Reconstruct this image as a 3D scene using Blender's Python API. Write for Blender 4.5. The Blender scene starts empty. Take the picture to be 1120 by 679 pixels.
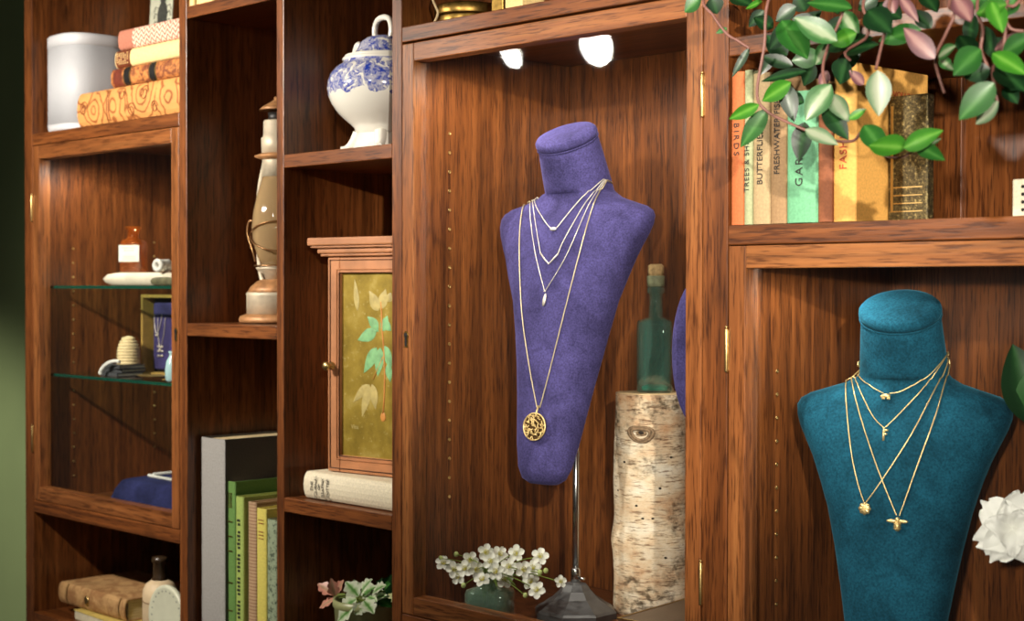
import bpy, bmesh, math, random
from mathutils import Vector, Matrix, Euler
from mathutils.bvhtree import BVHTree
random.seed(7)
S = bpy.context.scene
COL = S.collection
PI = math.pi
# ------------------------------------------------------------------ camera
F = 1700.0; W0 = 1120; H0 = 679
YAW = math.atan2(1700.0, 1647.0); PITCH = -0.0150; ROLL = 0.0015
cam_d = bpy.data.cameras.new('camera'); cam = bpy.data.objects.new('camera', cam_d); COL.objects.link(cam)
cam_d.sensor_width = 36.0; cam_d.lens = 36.0 * F / W0
CAM = Vector((0, -1.3, 0))
R = Matrix.Rotation(YAW, 3, 'Z') @ Matrix.Rotation(PI/2 + PITCH, 3, 'X') @ Matrix.Rotation(ROLL, 3, 'Z')
cam.matrix_world = Matrix.Translation(CAM) @ R.to_4x4()
cam_d.dof.use_dof = True; cam_d.dof.focus_distance = 1.80; cam_d.dof.aperture_fstop = 8.0
cam_d.clip_start = 0.02
S.camera = cam
# ------------------------------------------------------------------ world, lights, exposure
S.view_settings.view_transform = 'Standard'; S.view_settings.look = 'None'
S.view_settings.gamma = 1.0; S.view_settings.use_curve_mapping = False
S.view_settings.exposure = 0.0
wd = bpy.data.worlds.new('world'); S.world = wd; wd.use_nodes = True
wd.node_tree.nodes['Background'].inputs[0].default_value = (1.0, 0.90, 0.78, 1)
wd.node_tree.nodes['Background'].inputs[1].default_value = 0.04
def spot_light(name, loc, target, power, size=60, radius=0.02, blend=0.6, color=(1, 0.90, 0.78)):
    d = bpy.data.lights.new(name, 'SPOT'); d.energy = power; d.spot_size = math.radians(size)
    d.spot_blend = blend; d.shadow_soft_size = radius; d.color = color
    o = bpy.data.objects.new(name, d); COL.objects.link(o)
    o.location = loc
    o.rotation_euler = (Vector(target) - Vector(loc)).to_track_quat('-Z', 'Y').to_euler()
    return o
LAMPS = [  # location, target, power, cone, lens radius
    ((-2.33, -0.93, 0.485), (-2.40, 0.10, -0.02), 16, 80, 0.031),
    ((-2.09, -0.93, 0.478), (-2.08, 0.1, 0.12), 70, 80, 0.043),
    ((-1.22, -0.93, 0.47), (-1.12, 0.2, 0.04), 38, 58, 0.043),
    ((0.16, -1.75, 0.12), (-0.90, 0.1, 0.05), 125, 30, 0.043),  # added low lamp, brightens the right-hand cabinet and the bay above it
    ((0.95, -1.90, 0.52), (-1.17, 0.1, 0.10), 320, 18, 0.043),
]
PUCKS = [  # inside the glazed cabinets, under the top board behind the rail: location, target, power
    ((-2.44, 0.058, 0.2465), (-2.47, 0.12, -0.2), 3.6),
    ((-1.43, 0.058, 0.3150), (-1.48, 0.15, -0.2), 3.6),
    ((-1.20, 0.058, 0.3150), (-1.26, 0.17, -0.2), 3.6),
    ((-0.93, 0.058, 0.0435), (-0.95, 0.12, -0.5), 1.7),
]
for l, t, p in PUCKS: spot_light('puck_beam', Vector(l)-Vector((0, 0, 0.0125)), t, p, 165, 0.012, 0.5)
for i, (l, t, p, c, r) in enumerate(LAMPS):
    dirv = (Vector(t) - Vector(l)).normalized()
    spot_light('spot_beam', Vector(l) + dirv*0.012, t, p, c, 0.022)
spot_light('spot_beam', (-3.3, -0.8, 0.1), (-3.55, 0.33, -1.1), 80, 80, 0.05)  # added beam without a fixture, brightens the lower part of the green wall
# ------------------------------------------------------------------ helpers
def ray(px, py):
    return (R @ Vector(((px-W0/2)/F, -(py-H0/2)/F, -1))).normalized()
def at(px, py, y):                         # the point of the plane at depth y seen at this place of the photograph
    d = ray(px, py); return CAM + d*((y-CAM.y)/d.y)
def proj(p):
    q = R.transposed() @ (Vector(p)-CAM); return (W0/2 + F*q.x/-q.z, H0/2 - F*q.y/-q.z)
def xa(px, y=0): return at(px, 314, y).x
def srgb(r, g, b):
    f = lambda c: ((c/255)/12.92 if c/255 <= 0.04045 else (((c/255)+0.055)/1.055)**2.4)
    return (f(r), f(g), f(b), 1)
class MB:
    def __init__(s): s.bm = bmesh.new()
    def box(s, x0, x1, y0, y1, z0, z1, bev=0.0, M=None):
        r = bmesh.ops.create_cube(s.bm, size=1)
        vs = r['verts']
        for v in vs: v.co = Vector(((x0+x1)/2+v.co.x*(x1-x0), (y0+y1)/2+v.co.y*(y1-y0), (z0+z1)/2+v.co.z*(z1-z0)))
        if M is not None:
            for v in vs: v.co = M @ v.co
        if bev > 0:
            es = list({e for v in vs for e in v.link_edges})
            bmesh.ops.bevel(s.bm, geom=es, offset=bev, segments=2, affect='EDGES', profile=0.5)
        return s
    def loft(s, loops, cap0=True, cap1=True, closed=True, smooth=True):
        rows = [[s.bm.verts.new(p) for p in L] for L in loops]
        n = len(rows[0])
        for a, b in zip(rows, rows[1:]):
            for i in range(n if closed else n-1):
                j = (i+1) % n
                try:
                    f = s.bm.faces.new((a[i], a[j], b[j], b[i])); f.smooth = smooth
                except ValueError: pass
        if cap0 and closed: s.bm.faces.new(rows[0][::-1])
        if cap1 and closed: s.bm.faces.new(rows[-1])
        return rows
    def lathe(s, prof, c=(0, 0, 0), seg=40, sx=1, sy=1, cap=True, smooth=True, M=None):
        c = Vector(c); loops = []
        for r, z in prof:
            L = []
            for k in range(seg):
                a = 2*PI*k/seg
                p = Vector((r*sx*math.cos(a), r*sy*math.sin(a), z))
                if M is not None: p = M @ p
                L.append(p + c)
            loops.append(L)
        s.loft(loops, cap, cap, True, smooth); return s
    def tube(s, pts, rad, seg=8, closed=False):
        pts = [Vector(p) for p in pts]; n = len(pts)
        loops = []; up = Vector((0, 0, 1)); prev = None
        for i, p in enumerate(pts):
            a = pts[(i-1) % n] if (closed or i > 0) else p
            b = pts[(i+1) % n] if (closed or i < n-1) else p
            t = (b-a)
            if t.length < 1e-9: t = Vector((0, 0, 1))
            t.normalize()
            if prev is None:
                u = t.orthogonal().normalized()
            else:
                u = prev - t*prev.dot(t)
                u = u.normalized() if u.length > 1e-6 else t.orthogonal().normalized()
            prev = u; v = t.cross(u)
            r = rad(i/(max(1, n-1))) if callable(rad) else rad
            loops.append([p + (u*math.cos(2*PI*k/seg) + v*math.sin(2*PI*k/seg))*r for k in range(seg)])
        if closed: loops.append(loops[0]); s.loft(loops, False, False)
        else: s.loft(loops)
        return s
    def ball(s, c, r, sx=1, sy=1, sz=1, seg=16, M=None):
        m = M if M is not None else Matrix.Identity(3)
        q = bmesh.ops.create_uvsphere(s.bm, u_segments=seg, v_segments=max(6, seg//2), radius=1)
        for v in q['verts']:
            v.co = Vector(c) + m @ Vector((v.co.x*r*sx, v.co.y*r*sy, v.co.z*r*sz))
        for v in q['verts']:
            for f in v.link_faces: f.smooth = True
        return s
    def poly(s, outline, thick, M):                 # outline in local xz, front at y=0, M to place
        a = [s.bm.verts.new(M @ Vector((x, 0, z))) for x, z in outline]
        b = [s.bm.verts.new(M @ Vector((x, thick, z))) for x, z in outline]
        n = len(a); s.bm.faces.new(a); s.bm.faces.new(b[::-1])
        for i in range(n): s.bm.faces.new((a[i], b[i], b[(i+1) % n], a[(i+1) % n]))
        return s
    def build(s, name, m, parent=None, world=True, smooth=None):
        bmesh.ops.recalc_face_normals(s.bm, faces=s.bm.faces)
        if smooth is not None:
            for f in s.bm.faces: f.smooth = smooth
        me = bpy.data.meshes.new(name)
        if parent is not None and world:
            inv = xf(parent).inverted()
            for v in s.bm.verts: v.co = inv @ v.co
        s.bm.to_mesh(me); s.bm.free(); me.materials.append(m)
        o = bpy.data.objects.new(name, me); COL.objects.link(o)
        if parent is not None: o.parent = parent
        return o
def xf(o):
    M = Matrix.Translation(o.location) @ o.rotation_euler.to_matrix().to_4x4()
    return xf(o.parent) @ M if o.parent else M
def tag(o, label=None, cat=None, group=None, kind=None):
    if label: o['label'] = label
    if cat: o['category'] = cat
    if group: o['group'] = group
    if kind: o['kind'] = kind
    return o
def thing(name, label, cat, loc=(0, 0, 0), rot=(0, 0, 0), group=None):
    o = bpy.data.objects.new(name, None); COL.objects.link(o); o.empty_display_size = 0.02
    o.location = loc; o.rotation_euler = rot
    return tag(o, label, cat, group)
def text_part(s, size, m, parent, M, name='title_text', depth=0.0002, align='CENTER', spacing=1.0):
    c = bpy.data.curves.new('t', 'FONT'); c.body = s; c.size = size; c.extrude = depth
    c.align_x = align; c.align_y = 'CENTER'; c.space_character = spacing
    o = bpy.data.objects.new('t', c); COL.objects.link(o)
    dg = bpy.context.evaluated_depsgraph_get(); dg.update()
    me = bpy.data.meshes.new_from_object(o.evaluated_get(dg))
    bpy.data.objects.remove(o); bpy.data.curves.remove(c)
    me.transform(M); me.materials.clear(); me.materials.append(m); me.name = name
    t = bpy.data.objects.new(name, me); COL.objects.link(t); t.parent = parent
    return t
def spline(pts, n=12):
    P = [Vector(p) for p in pts]; out = []
    for i in range(len(P)-1):
        p0 = P[max(0, i-1)]; p1 = P[i]; p2 = P[i+1]; p3 = P[min(len(P)-1, i+2)]
        for k in range(n):
            t = k/n
            out.append(0.5*((2*p1)+(p2-p0)*t+(2*p0-5*p1+4*p2-p3)*t*t+(3*p1-p0-3*p2+p3)*t**3))
    out.append(P[-1]); return out
# ------------------------------------------------------------------ materials
def newmat(name):
    m = bpy.data.materials.new(name); m.use_nodes = True; nt = m.node_tree
    return m, nt, nt.nodes['Principled BSDF'], nt.nodes.new
def link(nt, a, b): nt.links.new(a, b)
def mp(nt, op, a, b=None):
    n = nt.nodes.new('ShaderNodeMath'); n.operation = op
    for i, v in enumerate((a, b)):
        if v is None: continue
        if isinstance(v, (int, float)): n.inputs[i].default_value = v
        else: nt.links.new(v, n.inputs[i])
    return n.outputs[0]
def ramp(nt, src, stops, interp='LINEAR'):
    n = nt.nodes.new('ShaderNodeValToRGB'); n.color_ramp.interpolation = interp
    e = n.color_ramp.elements
    while len(e) < len(stops): e.new(0.5)
    for i, (p, c) in enumerate(stops): e[i].position = p; e[i].color = c if len(c) == 4 else (*c, 1)
    nt.links.new(src, n.inputs[0]); return n.outputs[0]
def noise(nt, vec, scale, detail=4, rough=0.5, dist=0):
    n = nt.nodes.new('ShaderNodeTexNoise'); n.inputs['Scale'].default_value = scale
    n.inputs['Detail'].default_value = detail; n.inputs['Roughness'].default_value = rough
    n.inputs['Distortion'].default_value = dist
    if vec is not None: nt.links.new(vec, n.inputs['Vector'])
    return n.outputs[0]
def coords(nt, scale=(1, 1, 1), kind='Object', rnd=False):
    t = nt.nodes.new('ShaderNodeTexCoord'); m = nt.nodes.new('ShaderNodeMapping')
    m.inputs['Scale'].default_value = scale; nt.links.new(t.outputs[kind], m.inputs['Vector'])
    if rnd:
        oi = nt.nodes.new('ShaderNodeObjectInfo'); v = nt.nodes.new('ShaderNodeCombineXYZ')
        a = mp(nt, 'MULTIPLY', oi.outputs['Random'], 37.0)
        for k in range(3): nt.links.new(a, v.inputs[k])
        nt.links.new(v.outputs[0], m.inputs['Location'])
    return m.outputs[0]
def mixc(nt, fac, a, b, mode='MIX'):
    n = nt.nodes.new('ShaderNodeMix'); n.data_type = 'RGBA'; n.blend_type = mode
    for i, v in ((0, fac), (6, a), (7, b)):
        if isinstance(v, (int, float)): n.inputs[i].default_value = v
        elif isinstance(v, tuple): n.inputs[i].default_value = v
        else: nt.links.new(v, n.inputs[i])
    return n.outputs[2]
def bump(nt, bs, h, strength=0.2, dist=0.001):
    b = nt.nodes.new('ShaderNodeBump'); b.inputs['Strength'].default_value = strength; b.inputs['Distance'].default_value = dist
    nt.links.new(h, b.inputs['Height']); nt.links.new(b.outputs[0], bs.inputs['Normal'])
def wood(name, dark, mid, light, axis='Z', rough=0.38, cath=13.0):
    m, nt, bs, N = newmat(name)
    def sc(a, l): return {'Z': (a, a, l), 'X': (l, a, a), 'Y': (a, l, a)}[axis]
    rnd = True
    v1 = coords(nt, sc(4.5, 0.65), rnd=rnd); v2 = coords(nt, sc(420, 26), rnd=rnd); v3 = coords(nt, sc(95, 2.2), rnd=rnd)
    n1 = noise(nt, v1, 1.0, 3, 0.45, 0.3)
    rings = mp(nt, 'FRACT', mp(nt, 'MULTIPLY', n1, cath))
    r2 = ramp(nt, rings, [(0.0, (0.25,)*3), (0.10, (0.8,)*3), (0.6, (1,)*3), (0.93, (0.72,)*3), (1.0, (0.25,)*3)])
    pores = noise(nt, v2, 1.0, 2, 0.6)
    streak = noise(nt, v3, 1.0, 4, 0.6)
    base = ramp(nt, streak, [(0.25, dark), (0.5, mid), (0.78, light)])
    c = mixc(nt, 0.5, base, r2, 'MULTIPLY')
    pr = ramp(nt, pores, [(0.36, (0.22, 0.16, 0.13)), (0.47, (0.95, 0.95, 0.95)), (0.72, (1.15, 1.12, 1.08))])
    c = mixc(nt, 0.75, c, pr, 'MULTIPLY')
    link(nt, c, bs.inputs['Base Color'])
    bs.inputs['Roughness'].default_value = rough
    bs.inputs['Coat Weight'].default_value = 0.12; bs.inputs['Coat Roughness'].default_value = 0.35
    bump(nt, bs, pores, 0.30, 0.0006)
    return m
D1, D2, D3 = srgb(72, 37, 14), srgb(115, 64, 27), srgb(146, 87, 42)
M = {}
M['wood_v'] = wood('oak_vertical', D1, D2, D3, 'Z')
M['wood_h'] = wood('oak_horizontal', D1, D2, D3, 'X')
M['wood_f'] = wood('oak_frame', srgb(98, 54, 24), srgb(138, 83, 42), srgb(170, 112, 62), 'Z', 0.34)
M['wood_fh'] = wood('oak_frame_horizontal', srgb(98, 54, 24), srgb(138, 83, 42), srgb(170, 112, 62), 'X', 0.34)
def plain(name, col, rough=0.5, metal=0.0, var=0.12, vs=60, bmp=0.0, **kw):
    m, nt, bs, N = newmat(name)
    n = noise(nt, coords(nt), vs, 3)
    lo = tuple(c*(1-var) for c in col[:3])+(1,); hi = tuple(min(1, c*(1+var)) for c in col[:3])+(1,)
    link(nt, ramp(nt, n, [(0.3, lo), (0.7, hi)]), bs.inputs['Base Color'])
    bs.inputs['Roughness'].default_value = rough; bs.inputs['Metallic'].default_value = metal
    for k, v in kw.items(): bs.inputs[k].default_value = v
    if bmp: bump(nt, bs, n, bmp, 0.001)
    return m
def velvet(name, col, sheen):
    m, nt, bs, N = newmat(name)
    a = noise(nt, coords(nt, (1, 1, 1)), 22, 5, 0.6, 0.6); b = noise(nt, coords(nt, (1, 1, 1)), 420, 4, 0.7)
    c = ramp(nt, a, [(0.3, tuple(x*0.58 for x in col[:3])), (0.7, tuple(x*1.35 for x in col[:3]))])
    c = mixc(nt, 0.6, c, ramp(nt, b, [(0.35, (0.35,)*3), (0.65, (1.35,)*3)]), 'MULTIPLY')
    link(nt, c, bs.inputs['Base Color']); bs.inputs['Roughness'].default_value = 0.95
    bs.inputs['Specular IOR Level'].default_value = 0.1
    bs.inputs['Sheen Weight'].default_value = 0.4; bs.inputs['Sheen Roughness'].default_value = 0.35
    bs.inputs['Sheen Tint'].default_value = sheen
    bump(nt, bs, b, 0.35, 0.0006)
    return m
M['purple'] = velvet('velvet_purple', srgb(72, 66, 116), srgb(128, 120, 178))
M['teal'] = velvet('velvet_teal', srgb(24, 78, 100), srgb(80, 150, 175))
M['navy'] = velvet('velvet_navy', srgb(42, 46, 88), srgb(100, 108, 170))
M['pale_wood'] = plain('pine_pale', srgb(172, 116, 76), 0.5, 0, 0.2, 30)
M['brass'] = plain('brass', srgb(206, 176, 116), 0.38, 1.0)
M['old_brass'] = plain('aged_brass', srgb(150, 120, 62), 0.38, 1.0, 0.4, 120)
M['gold'] = plain('gold', srgb(240, 212, 150), 0.38, 0.75, 0.05)
M['pale_gold'] = plain('pale_gold', srgb(226, 218, 206), 0.4, 0.7, 0.05)
M['silver'] = plain('silver', srgb(226, 222, 216), 0.35, 0.7, 0.05)
M['steel'] = plain('steel', srgb(190, 190, 190), 0.22, 1.0, 0.05)
M['black'] = plain('black', srgb(22, 20, 18), 0.5)
M['dark_slot'] = plain('dark_slot', srgb(14, 9, 6), 0.8)
M['stand'] = plain('dark_grey_cast', srgb(96, 96, 98), 0.36, 0.2, 0.2, 40)
M['white'] = plain('white', srgb(232, 230, 224), 0.5, 0, 0.03)
M['white_plastic'] = plain('white_plastic', srgb(200, 201, 204), 0.42, 0, 0.02)
M['white_mesh'] = plain('white_grille', srgb(184, 186, 190), 0.55, 0, 0.05, 900, 0.2)
M['porcelain'] = plain('porcelain', srgb(232, 228, 216), 0.15, 0, 0.03, 20)
M['pages'] = None
def pages():
    m, nt, bs, N = newmat('page_edges')
    n = noise(nt, coords(nt, (40, 40, 1200)), 1, 2)
    link(nt, ramp(nt, n, [(0.3, srgb(176, 152, 108)), (0.7, srgb(226, 208, 164))]), bs.inputs['Base Color'])
    bs.inputs['Roughness'].default_value = 0.8; return m
M['pages'] = pages()
def thin_glass(name, tint, gloss=1.0, ior=1.45, body=0.0, body_col=(0.5, 0.8, 0.7, 1)):
    m = bpy.data.materials.new(name); m.use_nodes = True; nt = m.node_tree
    for n in list(nt.nodes):
        if n.type != 'OUTPUT_MATERIAL': nt.nodes.remove(n)
    out = [n for n in nt.nodes if n.type == 'OUTPUT_MATERIAL'][0]
    tr = nt.nodes.new('ShaderNodeBsdfTransparent'); tr.inputs[0].default_value = tint
    gl = nt.nodes.new('ShaderNodeBsdfGlossy'); gl.inputs['Roughness'].default_value = 0.02
    gl.inputs[0].default_value = (1, 1, 1, 1)
    lw = nt.nodes.new('ShaderNodeLayerWeight'); lw.inputs[0].default_value = 0.5      # Schlick's reflectance, alike on both faces
    r0 = ((ior-1)/(ior+1))**2
    fac = mp(nt, 'MULTIPLY', mp(nt, 'ADD', mp(nt, 'MULTIPLY', mp(nt, 'POWER', lw.outputs['Facing'], 5.0), 1-r0), r0), gloss)
    src = tr.outputs[0]
    if body:
        df = nt.nodes.new('ShaderNodeBsdfDiffuse'); df.inputs[0].default_value = body_col
        tl = nt.nodes.new('ShaderNodeBsdfTranslucent'); tl.inputs[0].default_value = body_col
        a = nt.nodes.new('ShaderNodeMixShader'); a.inputs[0].default_value = 0.5
        nt.links.new(df.outputs[0], a.inputs[1]); nt.links.new(tl.outputs[0], a.inputs[2])
        b = nt.nodes.new('ShaderNodeMixShader'); b.inputs[0].default_value = body
        nt.links.new(tr.outputs[0], b.inputs[1]); nt.links.new(a.outputs[0], b.inputs[2]); src = b.outputs[0]
    mx = nt.nodes.new('ShaderNodeMixShader'); nt.links.new(fac, mx.inputs[0])
    nt.links.new(src, mx.inputs[1]); nt.links.new(gl.outputs[0], mx.inputs[2])
    nt.links.new(mx.outputs[0], out.inputs[0]); return m
M['pane'] = thin_glass('window_glass', (0.97, 0.98, 0.97, 1), 0.8)
M['shelf_glass'] = thin_glass('shelf_glass', (0.86, 0.96, 0.92, 1), 0.8)
M['glass_edge'] = thin_glass('glass_edge', (0.10, 0.45, 0.36, 1), 1.0, 1.45, 0.55, srgb(30, 120, 98))
M['green_glass'] = thin_glass('aqua_glass', (0.90, 0.985, 0.965, 1), 1.8, 1.5, 0.12, srgb(150, 215, 200))
M['jar_glass'] = thin_glass('jar_glass', (0.92, 0.985, 0.955, 1), 1.8, 1.5, 0.22, srgb(190, 228, 205))
M['amber'] = thin_glass('amber_glass', (1.0, 0.93, 0.76, 1), 1.3, 1.5, 0.16, srgb(215, 110, 30))
M['globe'] = thin_glass('smoked_globe', (0.8, 0.7, 0.5, 1), 1.2, 1.5, 0.62, srgb(214, 186, 140))
def emis(name, col, st):
    m, nt, bs, N = newmat(name)
    bs.inputs['Emission Color'].default_value = col; bs.inputs['Emission Strength'].default_value = st
    bs.inputs['Base Color'].default_value = (0.8, 0.8, 0.8, 1); return m
M['lens'] = emis('lamp_lens', (1, 0.96, 0.88, 1), 60)
M['wall'] = plain('green_wall_paint', srgb(96, 112, 72), 0.9, 0, 0.04, 8)
M['floor'] = wood('floor_boards', srgb(70, 44, 28), srgb(96, 62, 38), srgb(120, 80, 50), 'X', 0.5)
# ------------------------------------------------------------------ setting
FZ = -1.40
def struct(o): o['kind'] = 'structure'; return o
struct(MB().box(-4.5, 1.5, 0.34, 0.42, FZ, 1.45).build('wall_back', M['wall']))
struct(MB().box(-4.5, 1.5, -3.6, 0.34, FZ-0.06, FZ).build('floor', M['floor']))
# ------------------------------------------------------------------ bookcase
XL0, XL1 = xa(27.2), xa(35.8)
XA0, XA1 = xa(196.2), xa(204.4)
XB0, XB1 = xa(302.6), xa(310.4)
XC0, XC1 = xa(428.6), xa(439.2)
XD0, XD1 = xa(768.3), xa(795.8)
XE0 = XD1 + 0.50; XE1 = XE0 + 0.033
YB = 0.313; ZT = 0.86; SH = -0.575
bc = thing('bookcase', 'tall dark oak bookcase with open shelves and glazed cabinet doors', 'bookcase', ((XL0+XE1)/2, 0.16, FZ))
def part(name, m, x0, x1, y0, y1, z0, z1, bev=0.0012, parent=None):
    return MB().box(x0, x1, y0, y1, z0, z1, bev).build(name, m, parent or bc)
g = 0.0004
for a, b in ((XL0, XL1), (XA0, XA1), (XB0, XB1), (XC0, XC1), (XD0, XD1), (XE0, XE1)):
    part('side_panel', M['wood_v'], a, b, 0, YB, FZ, ZT)
bp = part('back_panel', M['wood_v'], XL0, XE1, YB, YB+0.012, FZ, ZT, 0)
part('top_board', M['wood_h'], XL0-0.02, XE1+0.02, -0.015, YB+0.012, ZT, ZT+0.03)
def board(x0, x1, ztop, th, y0=0.0): return part('shelf', M['wood_h'], x0+g, x1-g, y0, YB-g, ztop-th, ztop)
board(XL1, XA0, 0.268, 0.0205); board(XL1, XA0, -0.3765, 0.0215); board(XL1, XA0, SH, 0.02)
board(XA1, XB0, 0.428, 0.0185); board(XA1, XB0, -0.0560, 0.0195); board(XA1, XB0, SH, 0.02)
board(XB1, XC0, 0.187, 0.0190); board(XB1, XC0, -0.2985, 0.0205); board(XB1, XC0, SH, 0.02)
board(XC1, XD0, 0.336, 0.0200); board(XC1, XD0, -0.4245, 0.0205)
board(XD1, XE0, 0.262, 0.0200); board(XD1, XE0, 0.065, 0.0205); board(XD1, XE0, -0.62, 0.02)
for a, b in ((XL1, XA0), (XB1, XC0), (XC1, XD0), (XD1, XE0)): board(a, b, 0.60, 0.02)
for a, b in ((XL1, XA0), (XA1, XB0), (XB1, XC0), (XC1, XD0), (XD1, XE0)): board(a, b, -1.30, 0.02); board(a, b, -0.95, 0.02)
# a joint strip on the back of the upper right bay
xj = at(1054, 200, YB).x
part('back_joint', M['wood_v'], xj-0.055, xj, YB-0.005, YB-g, 0.066, 0.241, 0.001)
def pin_holes(px0, y, zs):                      # each socket a part of the bookcase, copies share one mesh
    global SOCK
    base = Vector(bc.location)
    for z in zs:
        if SOCK is None:
            SOCK = MB().lathe([(0.0022, -0.0002), (0.0022, 0.0010), (0.0014, 0.0010), (0.0012, 0.0002)], (0, 0, 0), 12, M=Matrix.Rotation(PI/2, 3, 'Y')).build('pin_socket', M['brass'])
            o = SOCK
        else:
            o = SOCK.copy(); COL.objects.link(o)
        o.parent = bc; o.location = Vector((px0, y, z)) - base
SOCK = None
Zs = lambda a, b: [a + 0.0255*k for k in range(int((b-a)/0.0255)+1)]
pin_holes(XL1, 0.078, Zs(-0.34, 0.09)); pin_holes(XL1, 0.244, Zs(-0.30, 0.09))
pin_holes(XC1, 0.083, Zs(-0.28, 0.22)); pin_holes(XD1, 0.087, Zs(-0.55, -0.09))
def door(x0, x1, z0, z1, hinge_side, hinge_z, key):
    d = thing('door', None, None, (x0 if hinge_side < 0 else x1, 0, z0)); del_tags(d)
    xx = 0.0008; sw = 0.0222; t = 0.022
    x0 += 0.0012; x1 -= 0.0012
    d.parent = bc; d.location = Vector(d.location) - Vector(bc.location)
    for a, b in ((x0, x0+sw), (x1-sw, x1)):
        MB().box(a, b, 0.0, t, z0, z1, 0.0012).build('stile', M['wood_f'], d)
    for a, b in ((z0, z0+0.0235), (z1-0.0235, z1)):
        MB().box(x0+sw, x1-sw, 0.0004, t, a, b, 0.0010).build('rail', M['wood_fh'], d)
    MB().box(x0+sw-0.002, x1-sw+0.002, 0.0115, 0.0145, z0+0.0215, z1-0.0215).build('glass_pane', M['pane'], d)
    for z in hinge_z:
        hx = x0-0.0012 if hinge_side < 0 else x1+0.0012
        mb = MB(); mb.lathe([(0.0017, -0.023), (0.0021, -0.022), (0.0021, 0.022), (0.0017, 0.023)], (hx, -0.0015, z), 14)
        mb.lathe([(0.0015, 0), (0.0018, 0.002), (0.001, 0.003)], (hx, -0.0015, z+0.023), 12)
        mb.box(hx-0.0022, hx+0.0022, -0.0012, 0.0004, z-0.021, z+0.021)
        mb.build('hinge', M['brass'], d)
    if key is not None:
        kx, kz = key; mb = MB()
        mb.lathe([(0.0055, 0), (0.0055, 0.001)], (kx, 0.0, kz+0.003), 16, sx=0.8, M=Matrix.Rotation(PI/2, 3, 'X'))
        mb.box(kx-0.0034, kx+0.0034, -0.0010, 0.0, kz-0.013, kz+0.003, 0.0005)
        e = mb.build('keyhole_plate', M['old_brass'], d)
        mb = MB(); mb.lathe([(0.0032, 0.0), (0.0032, 0.0004)], (kx, -0.0010, kz+0.003), 12, M=Matrix.Rotation(PI/2, 3, 'X'))
        mb.box(kx-0.0017, kx+0.0017, -0.0014, -0.0010, kz-0.011, kz+0.003)
        mb.build('keyhole', M['dark_slot'], d)
    return d
def del_tags(o):
    for k in ('label', 'category'):
        if k in o: del o[k]
door(XL1, XA0, -0.3755, 0.2465, -1, [at(34.6, 228, 0).z, at(35.5, 480, 0).z], (xa(192.5), at(192, 364, 0).z))
door(XC1, XD0, -0.4235, 0.3135, 1, [at(766, 105, 0).z, at(767, 638, 0).z], (xa(444.5), at(444, 369, 0).z))
door(XD1, XE0, -0.6190, 0.0435, -1, [at(796.5, 383, 0).z, -0.5], None)
for z in (0.0015, -0.1535):
    o = thing('glass_shelf', ('clear glass shelf in the left cabinet under the amber bottle' if z > -0.1 else 'clear glass shelf in the left cabinet under the beehive ornament'), 'shelf', ((XL1+XA0)/2, 0.16, z-0.005), group=None)
    MB().box(XL1+0.001, XA0-0.001, 0.0315, 0.300, z-0.005, z).build('pane', M['shelf_glass'], o)
    MB().box(XL1+0.001, XA0-0.001, 0.0300, 0.0315, z-0.005, z).build('polished_edge', M['glass_edge'], o)
# ------------------------------------------------------------------ ceiling track with spotlights
TZ = 0.95; M['puck'] = emis('puck_lens', (1, 0.93, 0.8, 1), 12)
tr = thing('lighting_track', 'black ceiling track that carries the spotlights facing the bookcase', 'lighting track', (-1.5, -0.95, TZ))
MB().box(-2.9, -0.6, -0.965, -0.935, TZ, TZ+0.03, 0.002).build('rail', M['black'], tr)
for x in (-2.6, -0.8): MB().lathe([(0.004, TZ+0.03), (0.004, 1.40)], (x, -0.95, 0), 10).build('drop_rod', M['black'], tr)
struct(MB().box(-4.5, 1.5, -3.6, 0.34, 1.40, 1.45).build('ceiling', M['white']))
for i, (l, t, p, c, r) in enumerate(LAMPS):
    l = Vector(l); dv = (Vector(t)-l).normalized()
    Q = dv.to_track_quat('Z', 'Y').to_matrix()
    lamp = thing('spotlight', ['black track spotlight, leftmost of the four on the track', 'black track spotlight, second from the left on the track', 'black track spotlight, rightmost of the three on the track', 'black spotlight added behind and just left of the viewer to light the right-hand bays', 'black ceiling spotlight far to the right behind the viewer'][i], 'spotlight', l, group='ceiling spotlights')
    MB().lathe([(r*0.5, -0.075), (r*0.8, -0.07), (r+0.006, -0.01), (r+0.006, 0.006), (r+0.001, 0.006), (r+0.001, -0.004)], l, 36, M=Q).build('housing', M['black'], lamp)
    MB().lathe([(r*0.98, -0.003), (r, 0.0), (r*0.8, 0.003), (0.002, 0.005)], l, 36, M=Q).build('lens', M['lens'], lamp)
    b = l - dv*0.06
    MB().tube([b, (b.x, b.y, TZ if i < 3 else 1.40)], 0.004).build('stem', M['black'], lamp)
for i, (l, t, p) in enumerate(PUCKS):
    pk = thing('puck_light', ['small round cabinet light under the top of the left glazed cabinet', 'small round cabinet light under the top of the middle cabinet, left one', 'small round cabinet light under the top of the middle cabinet, right one', 'small round cabinet light under the top of the right-hand cabinet'][i], 'cabinet light', l)
    MB().lathe([(0.020, 0.0), (0.021, -0.002), (0.021, -0.008), (0.019, -0.010), (0.017, -0.010)], l, 36, cap=True).build('housing', M['steel'], pk)
    MB().lathe([(0.0165, -0.0100), (0.0155, -0.0108), (0.001, -0.0110)], l, 30).build('lens', M['puck'], pk)
# ------------------------------------------------------------------ busts
def interp(tab, z):
    if z <= tab[0][0]: return tab[0][1:]
    for a, b in zip(tab, tab[1:]):
        if z <= b[0]:
            t = (z-a[0])/(b[0]-a[0]); t = t*t*(3-2*t) if False else t
            return tuple(a[i]+(b[i]-a[i])*t for i in range(1, len(a)))
    return tab[-1][1:]
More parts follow.
